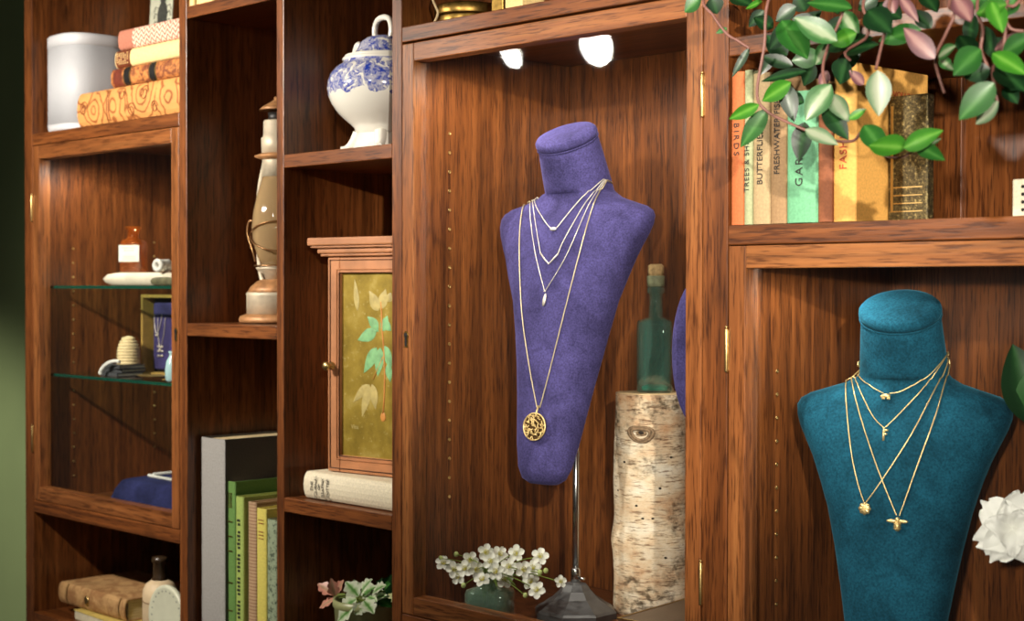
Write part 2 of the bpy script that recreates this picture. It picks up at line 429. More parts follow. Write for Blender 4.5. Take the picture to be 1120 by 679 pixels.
# z, half width, front depth, back depth, forward offset of the section centre
TORSO = [(0.0, 0.022, 0.012, 0.006, 0.0), (0.006, 0.032, 0.020, 0.010, 0.0), (0.02, 0.0385, 0.027, 0.014, 0.0), (0.05, 0.0445, 0.032, 0.017, 0),
         (0.109, 0.0535, 0.037, 0.020, 0.0), (0.15, 0.061, 0.041, 0.021, 0.0), (0.19, 0.069, 0.045, 0.022, 0.001), (0.23, 0.0785, 0.048, 0.023, 0.003),
         (0.26, 0.088, 0.050, 0.024, 0.004), (0.283, 0.097, 0.050, 0.025, 0.005), (0.300, 0.1055, 0.0495, 0.026, 0.006), (0.315, 0.113, 0.0485, 0.027, 0.006),
         (0.326, 0.117, 0.046, 0.027, 0.006), (0.336, 0.118, 0.043, 0.026, 0.006), (0.343, 0.114, 0.040, 0.026, 0.006), (0.349, 0.103, 0.038, 0.027, 0.006),
         (0.355, 0.083, 0.038, 0.030, 0.006), (0.361, 0.063, 0.038, 0.033, 0.006), (0.367, 0.0520, 0.039, 0.036, 0.007)]
def bust(name, label, loc, yaw, mat, pole_x=0.0, base_z=-0.18, lean=0.21, ws=1.0):
    root = thing(name, label, 'necklace bust', loc, (0, 0, yaw))
    L = []; n = 64
    for z, w, fd, bd, off in TORSO:
        row = []
        for k in range(n):
            a = 2*PI*k/n; c, s = math.cos(a), math.sin(a)
            e = 0.80 if z < 0.350 else 0.95
            x = ws*w*math.copysign(abs(c)**e, c)
            y = (-fd if s > 0 else bd)*abs(s)**(0.9 if z < 0.24 or z > 0.352 else 0.72)
            # chest hollows a little between shoulder and neck
            y += -off + (z-0.34)*lean + 0.021
            row.append(Vector((x, y, z)))
        L.append(row)
    # neck: rings tilting forward
    zc = 0.372; 
    for i in range(9):
        t = i/8; tilt = math.radians(4 + 25*t); r = 0.0465 - 0.0055*t
        cz = 0.370 + 0.062*t; cy = 0.0185 - 0.024*t
        T = Matrix.Rotation(tilt, 3, 'X')
        L.append([Vector((0, cy, cz)) + T @ Vector((r*math.cos(2*PI*k/n), -r*0.90*math.sin(2*PI*k/n), 0)) for k in range(n)])
    mb = MB(); mb.loft(L, True, True)
    inv = xf(root)
    for v in mb.bm.verts: v.co = inv @ v.co
    torso = mb.build('torso', mat, root)
    tilt = math.radians(29); T = Matrix.Rotation(tilt, 3, 'X')
    base = Vector((0, cy, cz))
    mb = MB(); rings = []
    for rr, hh in ((0.0395, 0.0005), (0.0405, 0.0015), (0.0423, 0.003), (0.0428, 0.006), (0.0422, 0.0095), (0.0395, 0.0125), (0.033, 0.0142), (0.020, 0.0152), (0.006, 0.0156)):
        rings.append([inv @ (base + T @ Vector((rr*math.cos(2*PI*k/n), -rr*0.90*math.sin(2*PI*k/n), hh))) for k in range(n)])
    mb.loft(rings, True, True); mb.build('neck_cap', mat, root)
    mb = MB(); mb.tube([inv @ (base + T @ Vector((0.0417*math.cos(2*PI*k/48), -0.0417*0.9*math.sin(2*PI*k/48), 0.0002))) for k in range(48)], 0.0011, 6, True)
    mb.build('piping', mat, root)
    mb = MB(); px = pole_x
    mb.lathe([(0.0042, base_z+0.035), (0.0042, 0.10)], inv @ Vector((px, 0.012, 0)), 16)
    mb.lathe([(0.0062, base_z+0.036), (0.0062, base_z+0.060), (0.0055, base_z+0.062), (0.0044, base_z+0.063)], inv @ Vector((px, 0.012, 0)), 16)
    mb.tube([inv @ Vector((px+0.006, 0.012, base_z+0.050)), inv @ Vector((px+0.014, 0.012, base_z+0.050))], 0.002)
    mb.build('pole', M['steel'], root)
    mb = MB(); rings = []
    for rr, hh in ((0.055, 0.0), (0.055, 0.008), (0.052, 0.011), (0.042, 0.017), (0.030, 0.025), (0.021, 0.034), (0.015, 0.042), (0.009, 0.044)):
        rings.append([inv @ Vector((px+rr*math.cos(2*PI*(k+0.5)/8), 0.012+rr*math.sin(2*PI*(k+0.5)/8), base_z+hh)) for k in range(8)])
    mb.loft(rings, True, True, smooth=False); mb.build('base', M['stand'], root)
    dg = bpy.context.evaluated_depsgraph_get()
    b = BVHTree.FromPolygons([xf(torso) @ v.co for v in torso.data.vertices], [tuple(p.vertices) for p in torso.data.polygons])
    return root, b
CF = -0.4245
pb, pbvh = bust('necklace_bust', 'purple velvet necklace bust on a steel pole in the middle cabinet', (-1.379, 0.140, -0.247), math.radians(4), M['purple'], 0.0, CF+0.247, ws=1.02)
tb, tbvh = bust('necklace_bust', 'teal velvet necklace bust in the right-hand cabinet', (-0.888, 0.13, -0.462), math.radians(22), M['teal'], 0.0, -0.62+0.462, ws=0.95)
def on(bvh, px, py, off):
    d = ray(px, py); loc, nor, idx, dist = bvh.ray_cast(CAM, d)
    if loc is None:
        loc, nor, idx, dist = bvh.find_nearest(CAM + d*1.6)
        # nearest along the ray
        best = None
        for k in range(200):
            q = CAM + d*(1.2+0.006*k); l, n_, i_, ds = bvh.find_nearest(q)
            if best is None or ds < best[0]: best = (ds, q, l, n_)
        loc, nor = best[2], best[3]
    if nor.dot(d) > 0: nor = -nor
    return loc + nor*off
def chain(root, bvh, left, right, rad, mat, bustroot, name='chain', bead=0.0016, neckz=0.372):
    def lay(pts):
        L = spline([(p[0], p[1], 0) for p in pts], 14); return [on(bvh, q.x, q.y, 0.0010+rad) for q in L]
    P = lay(left); Q = lay(right)
    W = xf(bustroot); iW = W.inverted()
    a = iW @ P[0]; b = iW @ Q[0]
    # round the back of the neck
    cy = 0.006; arc = []
    A0 = math.atan2(a.y-cy, a.x); A1 = math.atan2(b.y-cy, b.x)
    if A0 > 0: A0 = A0
    th0 = A1; th1 = A0
    while th1 < th0: th1 += 2*PI
    r0 = math.hypot(b.x, b.y-cy); r1 = math.hypot(a.x, a.y-cy)
    for k in range(1, 24):
        t = k/24; th = th0+(th1-th0)*t; s = math.sin(PI*t)
        r = (r0+(r1-r0)*t)*(1-s) + 0.0485*s
        arc.append(W @ Vector((r*math.cos(th), cy + r*math.sin(th), b.z+(a.z-b.z)*t + (max(0, neckz+0.012-b.z))*s*0.6)))
    full = P[::-1] + [] 
    full = list(reversed(P)) + [] 
    line = list(reversed(Q)) + arc + P        # right end up, round the neck, down the left side
    # resample evenly so that the links are regular
    out = [line[0]]; acc = 0
    for p, q in zip(line, line[1:]):
        seg = (q-p).length
        while seg > 0 and acc + seg >= bead/2:
            p = p + (q-p)*((bead/2-acc)/seg); out.append(p.copy()); seg = (q-p).length; acc = 0
        acc += seg
    n = len(out)
    MB().tube(out, lambda t: rad*(1.0 if int(round(t*(n-1))) % 2 else 0.62), 6).build(name, mat, root)
    return P[-1], Q[-1]
def facing(bvh, px, py):
    p = on(bvh, px, py, 0.0); d = ray(px, py); _, nor, _, _ = bvh.find_nearest(p)
    if nor.dot(d) > 0: nor = -nor
    z = Vector((0, 0, 1)); y = -nor; y.normalize(); x = y.cross(z).normalized(); z2 = x.cross(y).normalized()
    Mx = Matrix((x, y, z2)).transposed().to_4x4(); return p, Mx, nor
def neckl(label, bustroot, bvh, left, right, rad, mat):
    p = on(bvh, *left[-1], 0.0)
    r = thing('necklace', label, 'necklace', p)
    chain(r, bvh, left, right, rad, mat, bustroot); return r
n1 = neckl('short fine gold necklace with a small bean pendant, highest on the purple bust', pb, pbvh, [(584, 210), (587, 226), (597, 243), (603.5, 250.5)], [(659, 196), (650, 204), (634, 220), (609.5, 250)], 0.00075, M['pale_gold'])
p, Q, nor = facing(pbvh, 606.5, 251.5)
MB().ball(p+nor*0.003, 0.0027, 2.0, 0.8, 1.0, 14, M=Q.to_3x3()).build('bean_pendant', M['silver'], n1)
n2 = neckl('fine gold necklace ending in a V-shaped bar on the purple bust', pb, pbvh, [(582.5, 212), (585, 235), (592, 277)], [(660, 197), (640, 224), (618, 262), (611, 278)], 0.0007, M['pale_gold'])
MB().tube([on(pbvh, 592, 277, .0016), on(pbvh, 596.5, 283.5, .0018), on(pbvh, 601.5, 289, .002), on(pbvh, 606.5, 283, .0018), on(pbvh, 611, 278, .0016)], 0.0011).build('chevron_pendant', M['pale_gold'], n2)
n3 = neckl('gold necklace with a small leaf drop on the purple bust', pb, pbvh, [(580.5, 213), (581, 240), (587, 280), (596.5, 318)], [(661.5, 197), (645, 224), (620, 280), (597.5, 318)], 0.0007, M['pale_gold'])
p, Q, nor = facing(pbvh, 596.5, 328)
mb = MB(); mb.ball(p+nor*0.002, 0.0085, 0.30, 0.2, 1.0, 14, M=Q.to_3x3() @ Matrix.Rotation(0.18, 3, 'Y')); mb.ball(on(pbvh, 597, 318.5, .002), 0.0013); mb.build('leaf_pendant', M['pale_gold'], n3)
M['chain_gold'] = plain('soft_gold', srgb(206, 190, 156), 0.4, 0.75, 0.05)
n4 = neckl('long twisted gold necklace with a round pierced medallion on the purple bust', pb, pbvh, [(579.5, 215), (572, 232), (569.3, 270), (572, 340), (580, 400), (588.5, 446)], [(662.5, 197), (648, 230), (626, 310), (601, 410), (591.5, 446)], 0.0010, M['chain_gold'])
p, Q, nor = facing(pbvh, 590, 467)
ctr = p + nor*0.009; D3m = Q.to_3x3(); T = D3m @ Matrix.Rotation(-PI/2, 3, 'X')
mb = MB(); mb.lathe([(0.016, -0.0015), (0.0172, 0.0), (0.016, 0.0015)], ctr, 40, M=D3m @ Matrix.Rotation(PI/2, 3, 'X'))
mb.build('medallion_back', plain('dark_gold', srgb(86, 62, 30), 0.5, 0.6), n4); mb = MB()
rnd = random.Random(3)
for k in range(70):
    a = rnd.random()*2*PI; rr = 0.0155*math.sqrt(rnd.random()); q = ctr + nor*(0.0022+0.0025*(1-(rr/0.0165)**2)) + D3m @ Vector((rr*math.cos(a), 0, rr*math.sin(a)))
    b = rnd.random()*PI; v = D3m @ Vector((math.cos(b), 0, math.sin(b)))*0.0028
    mb.tube([q-v, q+nor*0.0008, q+v], 0.0006, 5)
mb.tube([ctr + D3m @ Vector((0.0167*math.cos(2*PI*k/40), 0, 0.0167*math.sin(2*PI*k/40))) + nor*0.0018 for k in range(40)], 0.001, 6, True)
mb.tube([on(pbvh, 590, 444, .002), ctr + D3m @ Vector((0, 0, 0.0168))], 0.0012)
mb.build('medallion', M['gold'], n4)
m1 = neckl('short gold necklace with a tiny bear charm, highest on the teal bust', tb, tbvh, [(932.5, 396), (940, 412), (955, 424), (967, 430.5)], [(1035, 387), (1015, 410), (988, 427), (973, 430.5)], 0.0007, M['gold'])
p, Q, nor = facing(tbvh, 970, 434); q3 = Q.to_3x3(); c = p+nor*0.003
mb = MB(); mb.ball(c, 0.0023, 1.9, 0.9, 1, 12, M=q3); mb.ball(c + q3 @ Vector((-0.0045, 0, -0.0008)), 0.0015, 1.2, 1, 1)
for dx in (-0.0035, -0.0018, 0.0018, 0.0035): mb.tube([c + q3 @ Vector((dx, 0, 0)), c + q3 @ Vector((dx-0.0004, 0, -0.0042))], 0.0008, 6)
mb.build('bear_charm', M['gold'], m1)
m2 = neckl('gold necklace with a small letter charm on the teal bust', tb, tbvh, [(931, 397), (940, 425), (954, 454), (966.5, 468)], [(1036, 385), (1026, 401), (1008, 427), (985, 452), (968.5, 468)], 0.0007, M['gold'])
p, Q, nor = facing(tbvh, 968, 475); q3 = Q.to_3x3(); c = p+nor*0.0022
mb = MB()
mb.tube([c+q3 @ Vector((-0.001, 0, 0.007)), c+q3 @ Vector((-0.001, 0, -0.007))], 0.0012, 8)
mb.tube([c+q3 @ Vector((-0.001, 0, 0.004)), c+q3 @ Vector((0.0035, 0, 0.004))], 0.0011, 8)
mb.tube([c+q3 @ Vector((-0.001, 0, 0.0)), c+q3 @ Vector((0.0025, 0, 0.0))], 0.0011, 8)
mb.build('letter_charm', M['gold'], m2)
m3 = neckl('long gold necklace with a scalloped round shell charm on the teal bust', tb, tbvh, [(929, 398), (925.5, 430), (931, 490), (938, 525), (945.5, 549)], [(1037.5, 385), (1029, 412), (1000, 470), (965, 525), (948, 549)], 0.0008, M['gold'])
p, Q, nor = facing(tbvh, 946.5, 556); q3 = Q.to_3x3(); c = p+nor*0.002
mb = MB()
rings = [[c + q3 @ Vector(((r+0.0005*math.cos(8*a))*math.cos(a), y, (r+0.0005*math.cos(8*a))*math.sin(a))) for a in [2*PI*k/48 for k in range(48)]] for r, y in ((0.0055, 0.001), (0.0062, 0), (0.0058, -0.0012), (0.0035, -0.0016), (0.0005, -0.0022))]
mb.loft(rings)
for k in range(8):
    a = 2*PI*k/8; mb.tube([c + q3 @ Vector((0.001*math.cos(a), -0.0022, 0.001*math.sin(a))), c + q3 @ Vector((0.0056*math.cos(a), -0.0014, 0.0056*math.sin(a)))], 0.0004, 5)
mb.build('shell_charm', M['gold'], m3)
m4 = neckl('long gold necklace with a bumblebee charm, lowest on the teal bust', tb, tbvh, [(930, 398), (937, 440), (958, 506), (981, 564)], [(1039, 385), (1036, 405), (1025, 450), (1005, 505), (984, 564)], 0.00085, M['gold'])
p, Q, nor = facing(tbvh, 982, 573); q3 = Q.to_3x3(); c = p+nor*0.003
mb = MB(); mb.ball(c + q3 @ Vector((0, 0, -0.002)), 0.0040, 0.9, 0.9, 1.35, 16, M=q3); mb.ball(c + q3 @ Vector((0, 0, 0.0045)), 0.0026)
for z in (-0.0045, -0.002, 0.0005): mb.tube([c + q3 @ Vector((0.0037*math.cos(2*PI*k/20), -0.0037*math.sin(2*PI*k/20), z)) for k in range(20)], 0.0005, 5, True)
mb.build('bee_body', M['gold'], m4)
mb = MB()
for sgn in (-1, 1):
    mb.ball(c + q3 @ Vector((sgn*0.0058, -0.001, 0.003)), 0.0052, 1.0, 0.16, 0.34, 14, M=q3)
mb.build('bee_wings', M['gold'], m4)
# ------------------------------------------------------------------ birch log
def birch_mat():
    m, nt, bs, N = newmat('birch_bark')
    a = noise(nt, coords(nt, (18, 18, 30)), 1, 5, 0.65); l = noise(nt, coords(nt, (55, 55, 420)), 1, 3, 0.7)
    b = noise(nt, coords(nt, (9, 9, 9)), 1, 5, 0.7); p = noise(nt, coords(nt, (90, 90, 150)), 1, 3, 0.6)
    c = ramp(nt, a, [(0.30, srgb(196, 148, 106)), (0.5, srgb(220, 198, 168)), (0.72, srgb(236, 228, 212))])
    c = mixc(nt, 0.9, c, ramp(nt, l, [(0.36, (0.30, 0.22, 0.17)), (0.47, (1, 1, 1))]), 'MULTIPLY')
    c = mixc(nt, ramp(nt, b, [(0.50, (0, 0, 0)), (0.58, (1, 1, 1))]), c, mixc(nt, 1.0, c, ramp(nt, p, [(0.40, (0.22, 0.2, 0.17)), (0.58, (1, 1, 1))]), 'MULTIPLY'))
    link(nt, c, bs.inputs['Base Color']); bs.inputs['Roughness'].default_value = 0.8
    bump(nt, bs, mixc(nt, 0.5, l, p), 0.7, 0.002); return m
M['birch'] = birch_mat()
LX, LY = at(714, 600, 0.254).x, 0.254
log = thing('birch_log', 'upright birch log with pale peeling bark beside the purple bust', 'log', (LX, LY, CF))
ztop = -0.1385; L = []; rn = random.Random(5); nz = 40; n = 72
for i in range(nz+1):
    t = i/nz; z = CF + (ztop-CF)*t
    r = 0.0525 - 0.0045*t + 0.003*math.exp(-((t-0.33)/0.06)**2) - 0.0015*math.exp(-((t-0.45)/0.1)**2)
    row = []
    for k in range(n):
        a = 2*PI*k/n; rr = r*(1+0.018*math.sin(3*a+4*t)+0.012*math.sin(7*a+9*t+1)+0.008*rn.uniform(-1, 1)*0.6)
        # swelling round the knot
        row.append(Vector((LX+rr*math.cos(a)-0.002*t, LY+rr*math.sin(a), z)))
    L.append(row)
mb = MB(); mb.loft(L); mb.build('bark', M['birch'], log)
M['cut_wood'] = plain('log_end_grain', srgb(226, 196, 150), 0.8, 0, 0.1, 30)
mb = MB(); mb.lathe([(0.0465, ztop-0.0004), (0.0465, ztop+0.0006), (0.03, ztop+0.0010), (0.001, ztop+0.0010)], (LX-0.002, LY, 0), 48); mb.build('cut_end', M['cut_wood'], log)
lbvh = BVHTree.FromPolygons([v for row in L for v in row], [(i*n+k, i*n+(k+1) % n, (i+1)*n+(k+1) % n, (i+1)*n+k) for i in range(nz) for k in range(n)])
M['knot'] = plain('knot_bark', srgb(128, 104, 80), 0.9, 0, 0.4, 260, 0.6); M['knot_dark'] = plain('knot_dark', srgb(44, 34, 26), 0.9)
p, Q, nor = facing(lbvh, 701, 474); q3 = Q.to_3x3()
mb = MB()
for r0, rt, off in ((0.0155, 0.0022, -0.0004), (0.0115, 0.0020, 0.0006)):
    mb.tube([p + nor*off + q3 @ Vector((r0*1.15*math.cos(2*PI*k/36), -0.0, r0*0.62*math.sin(2*PI*k/36)+0.0015*math.cos(4*PI*k/36))) for k in range(36)], rt, 8, True)
mb.ball(p-nor*0.001, 0.0075, 1.1, 0.4, 0.5, 16, M=q3)
mb.build('knot_ring', M['knot'], log)
MB().ball(p + nor*0.0015 + q3 @ Vector((0.001, 0, 0.0012)), 0.0032, 1.3, 0.5, 0.7, 12, M=q3).build('knot_heart', M['knot_dark'], log)
mb = MB()
for q in ((722, 534), (696, 553), (703, 567), (714, 567), (734, 500), (683, 505), (728, 610), (676, 536)):
    pp, QQ, nn = facing(lbvh, *q); mb.ball(pp, 0.0018, 1.2, 0.35, 0.8, 10, M=QQ.to_3x3())
mb.build('lenticels', M['knot_dark'], log)
# ------------------------------------------------------------------ green bottle on the log
def ngon_loop(c, w, d, z, ch, Mr):          # chamfered rectangle
    pts = [(-w+ch, -d), (w-ch, -d), (w, -d+ch), (w, d-ch), (w-ch, d), (-w+ch, d), (-w, d-ch), (-w, -d+ch)]
    return [c + Mr @ Vector((x, y, z)) for x, y in pts]
def bottle_loops(c, Mr, w, d, ch, prof):
    return [ngon_loop(c, w*s, d*s, z, ch*s, Mr) for s, z in prof]
bx = at(717, 432, LY).x
gb = thing('glass_bottle', 'aqua green embossed glass bottle with cork standing on the birch log', 'bottle', (bx, LY, ztop+0.0012))
c = Vector((bx, LY, ztop+0.0012)); Mr = Matrix.Rotation(math.radians(30), 3, 'Z')
body = []
def ring(r, z, n=24): return [c + Vector((r*math.cos(2*PI*k/n), r*math.sin(2*PI*k/n), z)) for k in range(n)]
def oct2(w, d, z, ch, n=24):
    out = []
    for k in range(n):
        a = 2*PI*k/n; ca, sa = math.cos(a), math.sin(a)
        e = 6.0; r = ((abs(ca)/w)**e + (abs(sa)/d)**e)**(-1/e)
        out.append(c + Mr @ Vector((r*ca, r*sa, z)))
    return out
outer = [oct2(0.021, 0.0155, 0.0, 0), oct2(0.0232, 0.0175, 0.002, 0), oct2(0.0232, 0.0175, 0.088, 0), oct2(0.0222, 0.0165, 0.0935, 0), oct2(0.015, 0.012, 0.0965, 0), ring(0.0098, 0.0985), ring(0.0088, 0.118), ring(0.0088, 0.128), ring(0.0118, 0.130), ring(0.0122, 0.136), ring(0.0105, 0.138), ring(0.0108, 0.148), ring(0.0108, 0.152)]
inner = [ring(0.0075, 0.152), ring(0.0065, 0.100), oct2(0.0205, 0.0148, 0.090, 0), oct2(0.0205, 0.0148, 0.010, 0), oct2(0.010, 0.008, 0.004, 0)]
mb = MB(); mb.loft(outer+inner); mb.build('bottle_body', M['green_glass'], gb)
mb = MB()
for i in range(7):
    text_me = None
M['glass_relief'] = thin_glass('glass_relief', (0.5, 0.8, 0.74, 1), 3.0, 1.6, 0.3, srgb(110, 210, 190))
mb = MB()
for i in range(9):
    z = 0.016 + i*0.0075
    for k in range(4):
        x = -0.013 + k*0.0080 + rn.uniform(-0.001, 0.001)
        mb.tube([c + Mr @ Vector((x, -0.0177, z)), c + Mr @ Vector((x+0.003, -0.0177, z+rn.uniform(-0.001, 0.002))), c + Mr @ Vector((x+0.0025, -0.0177, z+0.004))], 0.0006, 5)
mb.build('embossing', M['glass_relief'], gb)
M['base_glow'] = thin_glass('thick_base_glass', (0.25, 0.75, 0.66, 1), 1.2, 1.5, 0.6, srgb(40, 190, 165))
mb = MB(); mb.loft([oct2(0.0172, 0.0132, 0.0025, 0), oct2(0.0172, 0.0132, 0.008, 0), oct2(0.010, 0.007, 0.011, 0)]); mb.build('thick_base', M['base_glow'], gb)
M['cork'] = plain('cork', srgb(168, 140, 96), 0.85, 0, 0.3, 220, 0.4)
mb = MB(); mb.lathe([(0.0070, 0.150), (0.0100, 0.153), (0.0108, 0.158), (0.0104, 0.166), (0.0070, 0.168)], c, 24); mb.build('cork', M['cork'], gb)
M['label_old'] = plain('faded_label', srgb(120, 124, 96), 0.7, 0, 0.3, 150)
mb = MB(); mb.lathe([(0.0112, 0.1385), (0.0117, 0.1390), (0.0119, 0.1515), (0.0112, 0.1525)], c, 24); mb.build('neck_wrap', M['label_old'], gb)
# ------------------------------------------------------------------ notebook, and purple oval standing in for the bust's reflection, in the middle cabinet
nb_top = -0.386
x0 = at(684, 676, 0.056).x
nbk = thing('notebook', 'brown notebook with a gilt rim lying in front of the birch log', 'notebook', (-1.15, 0.13, CF), (0, 0, math.radians(7)))
M['leather'] = plain('brown_leather', srgb(92, 72, 54), 0.45, 0, 0.12, 60, 0.2)
MB().box(-0.072, 0.078, -0.075, 0.078, 0.0, 0.003, 0.001).build('lower_cover', M['leather'], nbk, world=False)
MB().box(-0.070, 0.076, -0.073, 0.076, 0.003, 0.0355).build('pages', M['pages'], nbk, world=False)
MB().box(-0.072, 0.078, -0.075, 0.078, 0.0355, 0.0385, 0.001).build('upper_cover', M['leather'], nbk, world=False)
mb = MB(); mb.tube([(-0.072, -0.075, 0.0385), (-0.072, 0.078, 0.0385), (0.078, 0.078, 0.0385), (0.078, -0.075, 0.0385)], 0.0011, 8, True); mb.build('gilt_rim', M['brass'], nbk, world=False)
px_, py_ = -1.113, 0.075
pad = thing('reflection_pad', 'purple oval standing in for the reflection of the purple bust, half hidden at the right of the middle cabinet', 'reflection stand-in', (px_, py_, CF+0.0398))
mb = MB(); mb.ball((px_, py_, -0.074), 1, 0.033, 0.016, 0.086, 40, M=Matrix.Rotation(math.radians(25), 3, 'Z')); mb.build('pad', M['purple'], pad)
mb = MB(); mb.lathe([(0.0035, CF+0.044), (0.0035, -0.15)], (px_, py_+0.004, 0), 14); mb.build('pole', M['steel'], pad)  # pole and base added to carry the reflection stand-in
mb = MB(); mb.lathe([(0.020, CF+0.0398), (0.020, CF+0.0440), (0.005, CF+0.046)], (px_, py_+0.004, 0), 30); mb.build('base', M['stand'], pad)
# ------------------------------------------------------------------ flowers in a square glass jar
M['petal'] = plain('white_petal', srgb(238, 238, 228), 0.55, 0, 0.03, 80); M['stem_green'] = plain('stem_green', srgb(112, 132, 44), 0.6)
M['stamen'] = plain('stamen_yellow', srgb(205, 196, 84), 0.6)
JY = 0.052; jx = at(536, 660, JY).x
jar = thing('glass_jar', 'low square pale green glass jar in the front left of the middle cabinet', 'jar', (jx, JY, CF))
c = Vector((jx, JY, CF)); Mr = Matrix.Rotation(math.radians(28), 3, 'Z')
def sq(w, z, d=None, e=9.0, n=32):
    d = d or w; out = []
    for k in range(n):
        a = 2*PI*k/n; ca, sa = math.cos(a), math.sin(a); r = ((abs(ca)/w)**e+(abs(sa)/d)**e)**(-1/e)
        out.append(c + Mr @ Vector((r*ca, r*sa, z)))
    return out
def rg(r, z, n=32): return [c + Vector((r*math.cos(2*PI*k/n), r*math.sin(2*PI*k/n), z)) for k in range(n)]
mb = MB(); mb.loft([sq(0.0275, 0, 0.022), sq(0.0285, 0.002, 0.023), sq(0.0285, 0.036, 0.023), sq(0.0265, 0.041, 0.021), rg(0.017, 0.044), rg(0.0165, 0.055), rg(0.018, 0.057), rg(0.018, 0.060), rg(0.0145, 0.060), rg(0.0140, 0.045), sq(0.0255, 0.037, 0.020), sq(0.0255, 0.005, 0.020)])
mb.build('jar_body', M['jar_glass'], jar)
M['water'] = thin_glass('water', (0.80, 0.95, 0.88, 1), 1.0, 1.33, 0.08, srgb(120, 190, 165))
mb = MB(); mb.loft([sq(0.025, 0.0055, 0.0195), sq(0.025, 0.030, 0.0195)]); mb.build('water', M['water'], jar)
FL = [(485, 617, .05), (531, 604, .06), (546, 606.5, .065), (565.5, 605, .07), (590.5, 609, .06), (509, 622, .04), (520, 623, .035), (528, 635, .03), (543.5, 625, .035), (557, 620, .045), (571.5, 623, .04), (583, 622, .06), (588, 646, .04), (496, 623, .045), (612.5, 636, .05), (581, 637, .06), (537, 614, .05), (514, 612, .06), (552, 634, .05), (502, 630, .05)]
BD = [(482, 610.5, .05), (507, 640, .035), (574.6, 651, .035), (590.5, 626, .045), (499, 606, .06), (597, 624, .06)]
fl = thing('cut_flowers', 'sprig of small white five-petalled flowers standing in the green glass jar', 'flowers', (jx, JY, CF+0.006))
mouth = c + Vector((0, 0, 0.060)); foot = c + Vector((0.0, 0, 0.008))
fr = random.Random(11)
def flower5(pos, nrm, R_, mat, parent):
    nrm = nrm.normalized(); u = nrm.orthogonal().normalized(); v = nrm.cross(u); mb = MB(); a0 = fr.random()*6
    for k in range(5):
        a = a0 + 2*PI*k/5; d = u*math.cos(a)+v*math.sin(a); s = nrm.cross(d)
        rows = []
        for i in range(7):
            t = i/6; w = R_*(0.07+0.33*math.sin(PI*min(1.0, t*0.80)))*(1.0 if t < 0.9 else 0.55)
            mid = pos + d*(R_*t) + nrm*(R_*(0.05+0.28*t*(1-t*0.6)))
            rows.append([mid + s*(w*q) + nrm*(R_*0.16*q*q) for q in (-1, -0.5, 0, 0.5, 1)])
        mb.loft(rows, closed=False)
    mb.build('petals', mat, parent)
    mb = MB()
    for k in range(9):
        a = 2*PI*k/9; e = pos + (u*math.cos(a)+v*math.sin(a))*R_*0.28 + nrm*R_*0.45
        mb.tube([pos, e], R_*0.025, 4); mb.ball(e, R_*0.06, seg=6)
    mb.ball(pos + nrm*R_*0.08, R_*0.16, seg=8)
    mb.build('stamens', M['stamen'], parent)
stems = MB()
for i, (px, py, y) in enumerate(FL):
    p = at(px, py, y); tocam = (CAM-p).normalized()
    nr = tocam + Vector((fr.uniform(-.5, .5), fr.uniform(-.3, .3), fr.uniform(0.0, .7)))
    head = thing('blossom', None, None, p) if False else None
    flower5(p, nr, 0.0112 if i != 14 else 0.008, M['petal'], fl)
    b = mouth + Vector((fr.uniform(-.009, .009), fr.uniform(-.009, .009), 0))
    stems.tube(spline([foot + Vector((fr.uniform(-.01, .01), fr.uniform(-.008, .008), 0)), b, (b+p)/2 + Vector((0, 0, 0.006)), p - nr.normalized()*0.001], 5), 0.0007, 5)
for px, py, y in BD:
    p = at(px, py, y); b = mouth + Vector((fr.uniform(-.009, .009), fr.uniform(-.009, .009), 0))
    stems.tube(spline([b, (b+p)/2+Vector((0, 0, .004)), p], 5), 0.0006, 5)
stems.build('stems', M['stem_green'], fl)
mb = MB()
for px, py, y in BD: mb.ball(at(px, py, y), 0.0032, 1, 1, 1.15, 10)
mb.build('buds', plain('bud_green', srgb(190, 205, 130), 0.6), fl)
mb = MB()
for k in range(16):
    a = mouth + Vector((fr.uniform(-.006, .012), fr.uniform(-.01, .01), 0)); e = a + Vector((fr.uniform(-.03, .05), fr.uniform(-.02, .01), fr.uniform(-0.012, .018)))
    s = Vector((0, 0, 1)).cross(e-a).normalized()*0.003; m_ = (a+e)/2+Vector((0, 0, .004))
    mb.loft([[a-s*.2, a+s*.2], [m_-s, m_+s], [e-s*.1, e+s*.1]], closed=False)
mb.build('leaves', plain('sprig_leaf', srgb(92, 118, 36), 0.6), fl)
# ------------------------------------------------------------------ books
def book(name, label, cat, Lh, T, Wd, cov, loc, rot, group=None, spine_bulge=0.005, sp_mat=None, page=None):
    """spine runs along local X, thickness along local Z, spine faces local -Y; origin at one lower spine corner"""
    r = thing(name, label, cat, loc, rot, group)
    ct = 0.0022
    def prof(off):
        pts = [(Wd, off), (0.004, off)]
        for k in range(9):
            a = -PI/2 + PI*k/8
            pts.append((-spine_bulge*math.cos(a) + off*0.8, T/2 + (T/2-off)*math.sin(a)))
        pts += [(0.004, T-off), (Wd, T-off)]
        return pts
    o, i = prof(0.0), prof(ct)
    sec = o + i[::-1]
    mb = MB(); mb.loft([[Vector((x, y, z)) for y, z in sec] for x in (0.0, Lh)], True, True, smooth=False)
    mb.build('cover', cov, r, world=False)
    if sp_mat is not None:
        s = [(y-0.0004, z) for y, z in o[2:11]] + [(y+0.0004, z) for y, z in o[2:11]][::-1]
        mb = MB(); mb.loft([[Vector((x, y, z)) for y, z in s] for x in (0.0002, Lh-0.0002)], True, True, smooth=False)
        mb.build('spine', sp_mat, r, world=False)
    mb = MB(); mb.box(0.003, Lh-0.003, 0.002, Wd-0.003, ct, T-ct); mb.build('page_block', page or M['pages'], r, world=False)
    return r
